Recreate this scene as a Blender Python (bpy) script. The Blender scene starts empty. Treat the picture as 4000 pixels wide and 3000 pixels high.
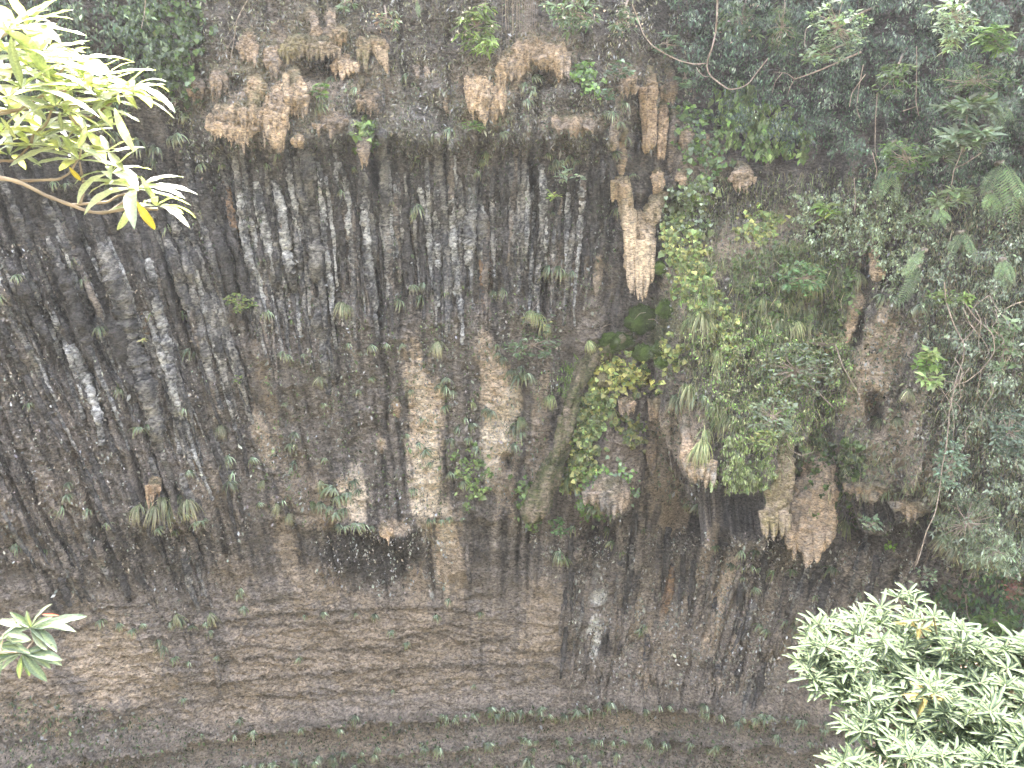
import bpy, math, random
import numpy as np
from math import radians, sin, cos, pi
random.seed(7); rng = np.random.default_rng(7)
sc = bpy.context.scene
# ------------------------------------------------------------------ camera, sky, sun, exposure
CAM = np.array([0.0, 0.0, 25.0]); PITCH = radians(18)
F, CX, CY = 1660.0, 1106.0, 829.5          # focal length and centre for a 2212 x 1659 frame
cd = bpy.data.cameras.new('camera'); cam = bpy.data.objects.new('camera', cd)
sc.collection.objects.link(cam); sc.camera = cam
cam.location = CAM; cam.rotation_euler = (pi/2 - PITCH, 0, 0)
cd.sensor_width = 36; cd.lens = 36*F/2212; cd.clip_end = 500; cd.clip_start = 0.05
world = bpy.data.worlds.new('World'); sc.world = world; world.use_nodes = True
wn = world.node_tree.nodes; wl = world.node_tree.links; wn.clear()
sky = wn.new('ShaderNodeTexSky'); sky.sky_type = 'NISHITA'; sky.sun_disc = False
SUN_EL = radians(58); sky.sun_elevation = SUN_EL; sky.sun_rotation = 0.0
sky.dust_density = 6; sky.air_density = 0.8; sky.ozone_density = 0.3
bg = wn.new('ShaderNodeBackground'); bg.inputs['Strength'].default_value = 0.15
wo = wn.new('ShaderNodeOutputWorld'); hs = wn.new('ShaderNodeHueSaturation'); hs.inputs['Saturation'].default_value = .62   # thin high cloud whitens the sky
wl.new(sky.outputs[0], hs.inputs['Color']); wl.new(hs.outputs[0], bg.inputs[0]); wl.new(bg.outputs[0], wo.inputs[0])
sd = bpy.data.lights.new('sun', 'SUN'); sd.energy = 2.0; sd.angle = radians(0.5); sd.color = (1, 0.95, 0.86)
sun = bpy.data.objects.new('sun', sd); sc.collection.objects.link(sun)
sun.rotation_euler = (-(pi/2 - SUN_EL), 0, 0)      # shines from behind the cliff (+Y) towards the camera
sun.location = (0, 0, 60)
vs = sc.view_settings; vs.view_transform = 'Standard'; vs.look = 'None'; vs.gamma = 1; vs.use_curve_mapping = False
vs.exposure = 4.2
sc.render.engine = 'CYCLES'
sc.cycles.max_bounces = 6; sc.cycles.diffuse_bounces = 3; sc.cycles.glossy_bounces = 2
sc.cycles.transmission_bounces = 3; sc.cycles.volume_bounces = 1; sc.cycles.transparent_max_bounces = 4
# ------------------------------------------------------------------ helpers
FWD = np.array([0, cos(PITCH), -sin(PITCH)]); UP = np.array([0, sin(PITCH), cos(PITCH)]); RT = np.array([1.0, 0, 0])
def ray(u, v):
    u = np.asarray(u, float); v = np.asarray(v, float)
    d = FWD + RT*((u-CX)/F)[..., None] - UP*((v-CY)/F)[..., None]
    return d/np.linalg.norm(d, axis=-1, keepdims=True)
def proj(P):
    d = P - CAM; z = d@FWD
    return CX + F*(d@RT)/z, CY - F*(d@UP)/z
def at(u, v, dist):
    return CAM + ray(u, v)*dist
_PERM = np.random.default_rng(3).permutation(256); _PERM = np.concatenate([_PERM, _PERM, _PERM])
_G2 = np.stack([np.cos(np.arange(256)*2.39996), np.sin(np.arange(256)*2.39996)], 1)
_g3 = np.random.default_rng(4).normal(size=(256, 3)); _G3 = _g3/np.linalg.norm(_g3, axis=1, keepdims=True)
def noise2(x, y, seed=0):
    x = x + seed*17.31; y = y + seed*9.73
    xi = np.floor(x).astype(int); yi = np.floor(y).astype(int); xf = x-xi; yf = y-yi
    xi &= 255; yi &= 255
    sx = xf*xf*xf*(xf*(xf*6-15)+10); sy = yf*yf*yf*(yf*(yf*6-15)+10)
    def g(i, j):
        h = _PERM[_PERM[(xi+i) & 255] + ((yi+j) & 255)]
        return _G2[h, 0]*(xf-i) + _G2[h, 1]*(yf-j)
    a = g(0, 0)*(1-sx)+g(1, 0)*sx; b = g(0, 1)*(1-sx)+g(1, 1)*sx
    return (a*(1-sy)+b*sy)*1.5
def fbm2(x, y, o=4, seed=0, gain=0.5):
    t = 0; a = 1; s = 0
    for k in range(o):
        t = t + a*noise2(x*2**k, y*2**k, seed+k*3.1); s += a; a *= gain
    return t/s*1.4
def noise3(P, seed=0):
    P = np.asarray(P)+seed*11.7
    I = np.floor(P).astype(int); f = P-I; I &= 255
    s = f*f*f*(f*(f*6-15)+10); r = 0
    for i in (0, 1):
        for j in (0, 1):
            for k in (0, 1):
                h = _PERM[_PERM[_PERM[(I[..., 0]+i) & 255]+((I[..., 1]+j) & 255)] + ((I[..., 2]+k) & 255)]
                g = _G3[h]
                w = (s[..., 0] if i else 1-s[..., 0])*(s[..., 1] if j else 1-s[..., 1])*(s[..., 2] if k else 1-s[..., 2])
                r = r + w*(g[..., 0]*(f[..., 0]-i)+g[..., 1]*(f[..., 1]-j)+g[..., 2]*(f[..., 2]-k))
    return r*1.6
def sst(x, a, b):
    t = np.clip((x-a)/(b-a), 0, 1); return t*t*(3-2*t)
def nrm(a): return a/np.maximum(np.linalg.norm(a, axis=-1, keepdims=True), 1e-9)
def tag(o, label=None, cat=None, group=None, kind=None):
    if label: o['label'] = label
    if cat: o['category'] = cat
    if group: o['group'] = group
    if kind: o['kind'] = kind
    return o
def mesh_np(name, V, Fc, mat=None, col=None, smooth=True):
    """V (n,3); Fc (m,3) or (m,4) or list of such arrays; col (n,3)."""
    if not isinstance(Fc, list): Fc = [Fc]
    me = bpy.data.meshes.new(name)
    V = np.ascontiguousarray(V, np.float32)
    me.vertices.add(len(V)); me.vertices.foreach_set('co', V.ravel())
    loops = np.concatenate([f.ravel() for f in Fc]).astype(np.int32)
    tot = np.concatenate([np.full(len(f), f.shape[1]) for f in Fc]).astype(np.int32)
    st = np.concatenate([[0], np.cumsum(tot)[:-1]]).astype(np.int32)
    me.loops.add(len(loops)); me.loops.foreach_set('vertex_index', loops)
    me.polygons.add(len(tot)); me.polygons.foreach_set('loop_start', st); me.polygons.foreach_set('loop_total', tot)
    me.polygons.foreach_set('use_smooth', np.full(len(tot), smooth))
    if col is not None:
        at_ = me.color_attributes.new('Col', 'FLOAT_COLOR', 'POINT')
        c4 = np.ones((len(V), 4), np.float32); c4[:, :3] = np.clip(col, 0, 1); at_.data.foreach_set('color', c4.ravel())
    if mat: me.materials.append(mat)
    me.update(calc_edges=True)
    return me
def obj(name, me, parent=None):
    o = bpy.data.objects.new(name, me); sc.collection.objects.link(o)
    if parent is not None: o.parent = parent
    return o
def empty(name, loc):
    o = bpy.data.objects.new(name, None); sc.collection.objects.link(o)
    o.location = tuple(loc); o.empty_display_size = 0.1
    return o
class Bag:
    """collects geometry for one mesh"""
    def __init__(s): s.V = []; s.T = []; s.Q = []; s.C = []; s.n = 0
    def add(s, V, Fc, col):
        V = np.asarray(V, float); Fc = np.asarray(Fc)+s.n
        (s.Q if Fc.shape[1] == 4 else s.T).append(Fc)
        col = np.asarray(col, float)
        if col.ndim == 1: col = np.tile(col, (len(V), 1))
        s.V.append(V); s.C.append(col); s.n += len(V)
    def build(s, name, mat, parent=None, origin=None, smooth=True):
        V = np.concatenate(s.V)
        if origin is not None: V = V-np.asarray(origin)
        Fc = [np.concatenate(x) for x in (s.T, s.Q) if x]
        return obj(name, mesh_np(name, V, Fc, mat, np.concatenate(s.C), smooth), parent)
# ------------------------------------------------------------------ materials
def new_mat(name):
    m = bpy.data.materials.new(name); m.use_nodes = True; nt = m.node_tree; nt.nodes.clear()
    return m, nt.nodes, nt.links
def rock_material(name, bump=0.06, scale=1.0):
    m, N, L = new_mat(name)
    out = N.new('ShaderNodeOutputMaterial'); b = N.new('ShaderNodeBsdfPrincipled'); L.new(b.outputs[0], out.inputs[0])
    b.inputs['Roughness'].default_value = 0.85; b.inputs['Specular IOR Level'].default_value = 0.3
    ge = N.new('ShaderNodeNewGeometry')
    mp = N.new('ShaderNodeMapping'); mp.inputs['Scale'].default_value = (1, 1, 2.2); L.new(ge.outputs['Position'], mp.inputs[0])
    n1 = N.new('ShaderNodeTexNoise'); n1.inputs['Scale'].default_value = 9*scale; n1.inputs['Detail'].default_value = 8; n1.inputs['Roughness'].default_value = .72
    n2 = N.new('ShaderNodeTexNoise'); n2.inputs['Scale'].default_value = 30*scale; n2.inputs['Detail'].default_value = 3
    vo = N.new('ShaderNodeTexVoronoi'); vo.inputs['Scale'].default_value = 17*scale; vo.inputs['Randomness'].default_value = 1
    for n in (n1, n2, vo): L.new(mp.outputs[0], n.inputs['Vector'])
    at_ = N.new('ShaderNodeAttribute'); at_.attribute_name = 'Col'
    r1 = N.new('ShaderNodeMapRange'); r1.inputs[1].default_value = .33; r1.inputs[2].default_value = .68; r1.inputs[3].default_value = .16; r1.inputs[4].default_value = 2.1
    L.new(n1.outputs[0], r1.inputs[0])
    mul = N.new('ShaderNodeVectorMath'); mul.operation = 'SCALE'; L.new(at_.outputs['Color'], mul.inputs[0]); L.new(r1.outputs[0], mul.inputs['Scale'])
    # pale crusty flecks, only where noise peaks
    r2 = N.new('ShaderNodeMapRange'); r2.inputs[1].default_value = .60; r2.inputs[2].default_value = .70; r2.inputs[3].default_value = 0; r2.inputs[4].default_value = .55
    L.new(n2.outputs[0], r2.inputs[0])
    mx = N.new('ShaderNodeMix'); mx.data_type = 'RGBA'
    L.new(r2.outputs[0], mx.inputs[0]); L.new(mul.outputs[0], mx.inputs[6])
    pale = N.new('ShaderNodeVectorMath'); pale.operation = 'MULTIPLY_ADD'
    pale.inputs[1].default_value = (1.3, 1.3, 1.3); pale.inputs[2].default_value = (.10, .10, .095)
    L.new(mul.outputs[0], pale.inputs[0]); L.new(pale.outputs[0], mx.inputs[7])
    L.new(mx.outputs[2], b.inputs['Base Color'])
    ad = N.new('ShaderNodeMath'); ad.operation = 'ADD'; L.new(n1.outputs[0], ad.inputs[0])
    ml = N.new('ShaderNodeMath'); ml.operation = 'MULTIPLY'; ml.inputs[1].default_value = -.35; L.new(vo.outputs['Distance'], ml.inputs[0]); L.new(ml.outputs[0], ad.inputs[1])
    bp = N.new('ShaderNodeBump'); bp.inputs['Strength'].default_value = 1; bp.inputs['Distance'].default_value = bump
    L.new(ad.outputs[0], bp.inputs['Height']); L.new(bp.outputs[0], b.inputs['Normal'])
    return m
M_ROCK = rock_material('cliff_rock', .17); M_TUFA = rock_material('tufa_rock', .09, 1.3)
def leaf_material(name, trans=0.3, rough=0.5, spec=0.4, tcol=(1.2, 1.5, .35), var=.35, bump=0.0):
    m, N, L = new_mat(name)
    out = N.new('ShaderNodeOutputMaterial'); b = N.new('ShaderNodeBsdfPrincipled')
    b.inputs['Roughness'].default_value = rough; b.inputs['Specular IOR Level'].default_value = spec
    tr = N.new('ShaderNodeBsdfTranslucent'); mx = N.new('ShaderNodeMixShader'); mx.inputs[0].default_value = trans
    L.new(b.outputs[0], mx.inputs[1]); L.new(tr.outputs[0], mx.inputs[2]); L.new(mx.outputs[0], out.inputs[0])
    at_ = N.new('ShaderNodeAttribute'); at_.attribute_name = 'Col'
    oi = N.new('ShaderNodeObjectInfo')
    r = N.new('ShaderNodeMapRange'); r.inputs[3].default_value = 1-var; r.inputs[4].default_value = 1+var; L.new(oi.outputs['Random'], r.inputs[0])
    s = N.new('ShaderNodeVectorMath'); s.operation = 'SCALE'; L.new(at_.outputs['Color'], s.inputs[0]); L.new(r.outputs[0], s.inputs['Scale'])
    ge = N.new('ShaderNodeTexCoord'); nz = N.new('ShaderNodeTexNoise'); nz.inputs['Scale'].default_value = 25; nz.inputs['Detail'].default_value = 4
    L.new(ge.outputs['Object'], nz.inputs['Vector'])
    r3 = N.new('ShaderNodeMapRange'); r3.inputs[1].default_value = .3; r3.inputs[2].default_value = .7; r3.inputs[3].default_value = .75; r3.inputs[4].default_value = 1.25
    L.new(nz.outputs[0], r3.inputs[0])
    s2 = N.new('ShaderNodeVectorMath'); s2.operation = 'SCALE'; L.new(s.outputs[0], s2.inputs[0]); L.new(r3.outputs[0], s2.inputs['Scale'])
    L.new(s2.outputs[0], b.inputs['Base Color'])
    t = N.new('ShaderNodeVectorMath'); t.operation = 'MULTIPLY'; t.inputs[1].default_value = tcol; L.new(s2.outputs[0], t.inputs[0]); L.new(t.outputs[0], tr.inputs['Color'])
    if bump:
        bp = N.new('ShaderNodeBump'); bp.inputs['Distance'].default_value = bump; L.new(nz.outputs[0], bp.inputs['Height']); L.new(bp.outputs[0], b.inputs['Normal'])
    return m
M_LEAF = leaf_material('wall_leaf', .25)
M_DRY = leaf_material('dry_moss', .05, .9, .1, (1, 1, 1))
M_GLOSS = leaf_material('glossy_leaf', .38, .36, .9, (1.35, 1.42, .55), .2, .002)
M_PALE = leaf_material('pale_leaf', .20, .6, .12, (1.7, 2.0, .7), .2, .002)
def bark_material(name, c1, c2):
    m, N, L = new_mat(name)
    out = N.new('ShaderNodeOutputMaterial'); b = N.new('ShaderNodeBsdfPrincipled'); L.new(b.outputs[0], out.inputs[0]); b.inputs['Roughness'].default_value = .8
    tc = N.new('ShaderNodeTexCoord'); nz = N.new('ShaderNodeTexNoise'); nz.inputs['Scale'].default_value = 14; nz.inputs['Detail'].default_value = 5; L.new(tc.outputs['Object'], nz.inputs['Vector'])
    cr = N.new('ShaderNodeValToRGB'); cr.color_ramp.elements[0].position = .35; cr.color_ramp.elements[1].position = .65
    cr.color_ramp.elements[0].color = (*c1, 1); cr.color_ramp.elements[1].color = (*c2, 1); L.new(nz.outputs[0], cr.inputs[0]); L.new(cr.outputs[0], b.inputs['Base Color'])
    bp = N.new('ShaderNodeBump'); bp.inputs['Distance'].default_value = .01; L.new(nz.outputs[0], bp.inputs['Height']); L.new(bp.outputs[0], b.inputs['Normal'])
    return m
M_BARK = bark_material('grey_bark', (.10, .08, .06), (.28, .24, .19))
M_TWIG = bark_material('pale_twig', (.16, .12, .09), (.34, .27, .20))
M_EARTH = bark_material('earth', (.03, .035, .015), (.10, .085, .05))
# ------------------------------------------------------------------ the cliff
WC = np.array([0.0, -8.0]); WR = 30.0
NA, NZ = 1060, 800
ang = np.linspace(radians(-40), radians(40), NA); zz = np.linspace(32.5, -1.0, NZ)
A, Z = np.meshgrid(ang, zz)
BN = np.stack([-np.sin(A), -np.cos(A), np.zeros_like(A)], -1)      # outward (towards the gorge)
BP = np.stack([WR*np.sin(A), WC[1]+WR*np.cos(A), Z], -1)
U, V = proj(BP)
S = A*WR
def cc(u, v): return 1050 + (u-1050)/(1-(v-750)/2450)       # drip lines fan out from the vanishing point below
def lut(v, t): xs, ys = zip(*t); return np.interp(v, xs, ys)
# overall shape, read at the undisplaced place first and again after displacement
def macro(u, v):
    w = fbm2(u/260, v/260, 3, 5)
    vv = v + 26*noise2(u/45, u*0+1.5, 9) + 14*noise2(u/15, u*0+3.5, 10)
    up = sst(u, 380, 520)*(1-sst(u, 1330, 1450))           # the overhang with the drip curtain under it
    d = up*lut(vv, [(-200, .6), (60, .8), (200, 1.3), (300, 1.4), (318, .45), (480, 0), (640, .1), (665, .35), (760, .4), (900, .2), (1100, .2)])
    d = d + (1-sst(u, 380, 520))*lut(vv, [(-200, .5), (100, .8), (180, .8), (210, .3), (500, .2), (900, .35), (1150, .45), (1190, .25)])
    d = d + lut(v, [(0, 0), (900, 0), (1120, .25), (1160, .1), (1280, .2), (1500, .5), (2000, 1.4)])
    d = d + .35*w
    def lobe(u0, vt, vb, hw, dep, jit=14, pw=.7):
        x = np.clip(np.abs((u-u0)/hw), 0, 1)
        edge = vb - (vb-vt)*.28*x**3 + jit*noise2(u/22, u*0+u0, 3) + jit*.6*noise2(u/8, u*0+u0, 4)
        t = (v-vt)/(edge-vt)
        return dep*np.sqrt(np.clip(1-x*x, 0, 1))*np.where((t > 0) & (t < 1), np.clip(t, 0, 1)**pw, 0)*1.0
    d = d + lobe(1590, 470, 1052, 175, 2.7, 12, .6) + lobe(1310, 790, 1112, 85, 1.3)
    d = d + lobe(1900, 420, 1085, 115, 1.3) + lobe(2180, 420, 1230, 230, 2.0, 12)
    d = d + lobe(1755, 860, 1200, 56, .9, 8, .5) + lobe(1678, 880, 1155, 36, .8, 8, .5) + lobe(1500, 820, 1042, 34, .6, 6, .5) + lobe(1620, 900, 1062, 60, .5, 8)
    d = d + lobe(1990, 880, 1108, 45, .5) + lobe(1500, 850, 1040, 45, .4, 6)
    d = d + lobe(400, 950, 1148, 75, .35) + lobe(30, 1080, 1215, 70, .25) + lobe(410, 1270, 1345, 70, .2, 5) + lobe(200, 780, 1220, 130, .15)
    d = d + lobe(830, 1000, 1155, 110, .6) + lobe(760, 1000, 1132, 50, .35, 8) + lobe(1060, 960, 1125, 50, .2) + lobe(1390, 1420, 1518, 60, .25, 5) + lobe(1520, 1380, 1480, 110, .2)
    d = d + lobe(1240, 120, 300, 60, .3) + lobe(1500, 230, 420, 90, .35) + lobe(700, 250, 405, 60, .3) + lobe(880, 180, 330, 60, .25)
    d = d - 1.1*np.exp(-((u-1760)/330)**4-((v-60)/290)**4)      # dark hollow behind the jungle, top right
    for (hu, hv, a, b, dep) in [(1888, 884, 17, 30, 1.7), (1096, 996, 11, 17, .6), (1868, 590, 14, 55, 1.5), (1845, 705, 14, 30, 1.2), (430, 160, 12, 12, .5), (508, 180, 18, 16, .5),
            (690, 145, 58, 30, 1.1), (1178, 168, 30, 24, .9), (770, 250, 26, 9, .3), (1228, 240, 40, 22, .4), (1290, 1145, 34, 34, .9), (1560, 1105, 120, 60, 1.9), (1470, 930, 24, 90, .6), (640, 245, 10, 12, .4),
            (1880, 1118, 66, 48, 2.0), (2010, 1150, 30, 60, 1.3), (1745, 1235, 60, 30, .5), (1715, 1060, 8, 80, .8), (1640, 1110, 10, 60, .8), (2090, 1320, 45, 40, .6), (750, 1152, 50, 14, .3), (1375, 270, 20, 50, .7), (1440, 360, 16, 30, .6), (1010, 260, 20, 10, .3), (1930, 1255, 9, 40, .3)]:
        d = d - dep*np.exp(-np.abs((u-hu)/a)**3-np.abs((v-hv)/b)**3)
    return d
LEDGES = [([(0, 1650), (217, 1616), (367, 1599), (433, 1576), (553, 1563), (670, 1554), (753, 1549), (820, 1539), (970, 1539), (1086, 1516), (1206, 1528), (1272, 1518), (1522, 1519), (1640, 1536), (1900, 1560), (2212, 1600)], .45, 50),
    ([(0, 1720), (400, 1668), (553, 1636), (686, 1626), (853, 1613), (986, 1603), (1106, 1586), (1390, 1590), (1659, 1600), (2212, 1640)], .28, 34),
    ([(440, 1345), (553, 1326), (720, 1316), (786, 1314), (920, 1306), (1030, 1318)], .13, 26), ([(420, 1475), (553, 1463), (686, 1450), (850, 1440), (1040, 1430), (1106, 1430), (1240, 1436)], .13, 26),
    ([(500, 1352), (650, 1345), (810, 1338)], .08, 18), ([(480, 1380), (553, 1392), (653, 1399), (753, 1402), (860, 1404), (900, 1395)], .08, 20), ([(0, 1506), (66, 1503), (150, 1492), (233, 1476)], .10, 26),
    ([(33, 1572), (133, 1546), (240, 1530), (330, 1518)], .10, 26), ([(0, 1600), (100, 1590), (200, 1575)], .08, 22), ([(60, 1215), (120, 1222), (150, 1260)], .2, 30), ([(930, 1116), (990, 1120), (1020, 1124)], .16, 18),
    ([(730, 1138), (780, 1130), (822, 1158), (872, 1157), (900, 1140)], .35, 40), ([(950, 1370), (1010, 1385), (1070, 1380), (1100, 1372)], .06, 16), ([(560, 1500), (700, 1490), (820, 1494)], .07, 22),
    ([(840, 1375), (900, 1368), (980, 1362)], .07, 18), ([(1106, 1400), (1160, 1410), (1236, 1408)], .06, 14), ([(990, 1290), (1060, 1282)], .06, 14), ([(1090, 1650), (1300, 1640), (1500, 1650)], .2, 30),
    ([(490, 720), (560, 708), (640, 702), (800, 706), (900, 700)], .08, 16), ([(560, 1660), (800, 1655), (1000, 1648)], .18, 24)]
_r = np.random.default_rng(55)
for _k in range(52):
    _u = _r.uniform(20, 1230) if _k < 52 else _r.uniform(0, 2100); _v = _r.uniform(1290, 1650) if _k < 52 else _r.uniform(1540, 1660)
    _l = _r.uniform(30, 150); _s = (-.10 if _u < 500 else -.02)*_l
    LEDGES.append(([(_u, _v), (_u+_l*.5, _v+_s*.5+_r.normal(0, 4)), (_u+_l, _v+_s+_r.normal(0, 3))], _r.uniform(.04, .09), _r.uniform(7, 16)))
def ledges(u, v):
    d = 0
    j = 5*noise2(u/26, v*0+7.7, 31) + 3*noise2(u/9, v*0+2.2, 32)
    for pts, drop, h in LEDGES:
        xs, ys = zip(*pts); vl = np.interp(u, xs, ys) + j*(1.2 if drop > .2 else .8)
        e = sst(u, xs[0]-12, xs[0]+14)*(1-sst(u, xs[-1]-14, xs[-1]+12))
        t = (v-vl+h)/h
        d = d + e*drop*(np.where((t > 0) & (t < 1), t**1.6, 0) - .55*np.where((t >= 1), np.exp(-(t-1)*h/12), 0))
    return d
D = macro(U, V)
U, V = proj(BP + BN*D[..., None])
D = macro(U, V) + ledges(U, V)
C_ = cc(U, V)
zone_rib = sst(V, 300, 380)*(1-sst(V, 600, 760))*(1-sst(U, 1250, 1400)) + (1-sst(U, 330, 520))*sst(V, 480, 600)*(1-sst(V, 1000, 1250))
zone_strata = sst(V, 1240, 1340)*(1-sst(U, 1200, 1280)) + sst(V, 1500, 1540)*.8*sst(U, 1200, 1280)
zone_strata = np.clip(zone_strata, 0, 1)
rg = 1-np.abs(noise2(C_/26+.35*noise2(C_/60, V/90, 2), V/420, 12))*2
rg2 = 1-np.abs(noise2(C_/11, V/160, 13))*2
groove = sst(-rg, -.25, .75)
D += (.06+.18*zone_rib)*rg*(1-zone_strata) - (.14+.46*zone_rib)*groove*(1-zone_strata) + (.03+.06*zone_rib)*rg2*(1-.8*zone_strata)
sf = fbm2(U/70, V/9+.4*noise2(U/50, V/50, 5), 3, 21)
D += zone_strata*(.06*sf + .10*fbm2(U/28, V/14, 4, 22, .6) + .09*np.abs(fbm2(U/30, V/5.5, 3, 27, .6)) - .07*sst(noise2(U/60, V/11, 28), .3, .6) + .05*sst(noise2(U/12, V/8, 29), .1, .5)) + .13*fbm2(U/17, V/13, 4, 24, .65)*(1-.55*zone_strata) + .20*fbm2(U/70, V/55, 3, 25)*(1-.3*zone_strata)
D += .055*rng.random(D.shape)*(1-.5*zone_strata)
WP = BP + BN*D[..., None]
U, V = proj(WP); C_ = cc(U, V)
# ---- colour of the rock
DARK = np.array([.050, .044, .038]); BROWN = np.array([.200, .166, .136]); TAN = np.array([.50, .392, .285]); PALE = np.array([.58, .48, .36])
GREY = np.array([.245, .225, .195]); WHITE = np.array([.56, .54, .50]); MOSS = np.array([.065, .075, .022]); RUST = np.array([.27, .165, .09]); OLIVE = np.array([.16, .14, .075])
STK = fbm2(C_/22, V/190, 4, 41, .6)           # vertical streaks
STK2 = fbm2(C_/60, V/320, 3, 43)
HF = fbm2(U/9, V/7, 4, 44, .7)
MF = fbm2(U/48, V/48, 4, 45)
NJ = .45*STK + .4*MF + .35*HF
col = np.zeros(U.shape+(3,))
bm = lut(V, [(-100, .40), (150, .45), (300, .36), (380, .16), (600, .22), (700, .46), (1000, .52), (1130, .45), (1200, .36), (1290, .92), (1500, 1.05), (1560, .85), (1700, .9)])
bm = bm - .12*sst(U, 1300, 1500)*sst(V, 1150, 1250) - .05*(1-sst(U, 300, 600))*(1-sst(V, 1250, 1350))
k = np.clip(bm + .55*STK + .35*HF + .25*STK2, 0, 1)[..., None]
col[:] = DARK*(1-k) + BROWN*k*1.3
col *= (1-.55*groove*(1-zone_strata))[..., None]   # shade between the ribs put into the colour of the grooves
k = np.clip((HF+.3*STK-.15)*1.3, 0, 1)[..., None]*(1-zone_strata*.7)[..., None]; col[:] = col*(1-k*.55)+GREY*k*.55
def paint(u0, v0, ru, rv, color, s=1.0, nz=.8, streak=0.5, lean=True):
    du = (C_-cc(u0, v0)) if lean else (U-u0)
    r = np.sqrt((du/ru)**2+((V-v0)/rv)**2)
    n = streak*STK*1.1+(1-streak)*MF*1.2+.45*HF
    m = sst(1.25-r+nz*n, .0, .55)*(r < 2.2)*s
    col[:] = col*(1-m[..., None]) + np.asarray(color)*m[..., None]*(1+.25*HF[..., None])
T2 = TAN*.72; T3 = TAN*.54
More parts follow.
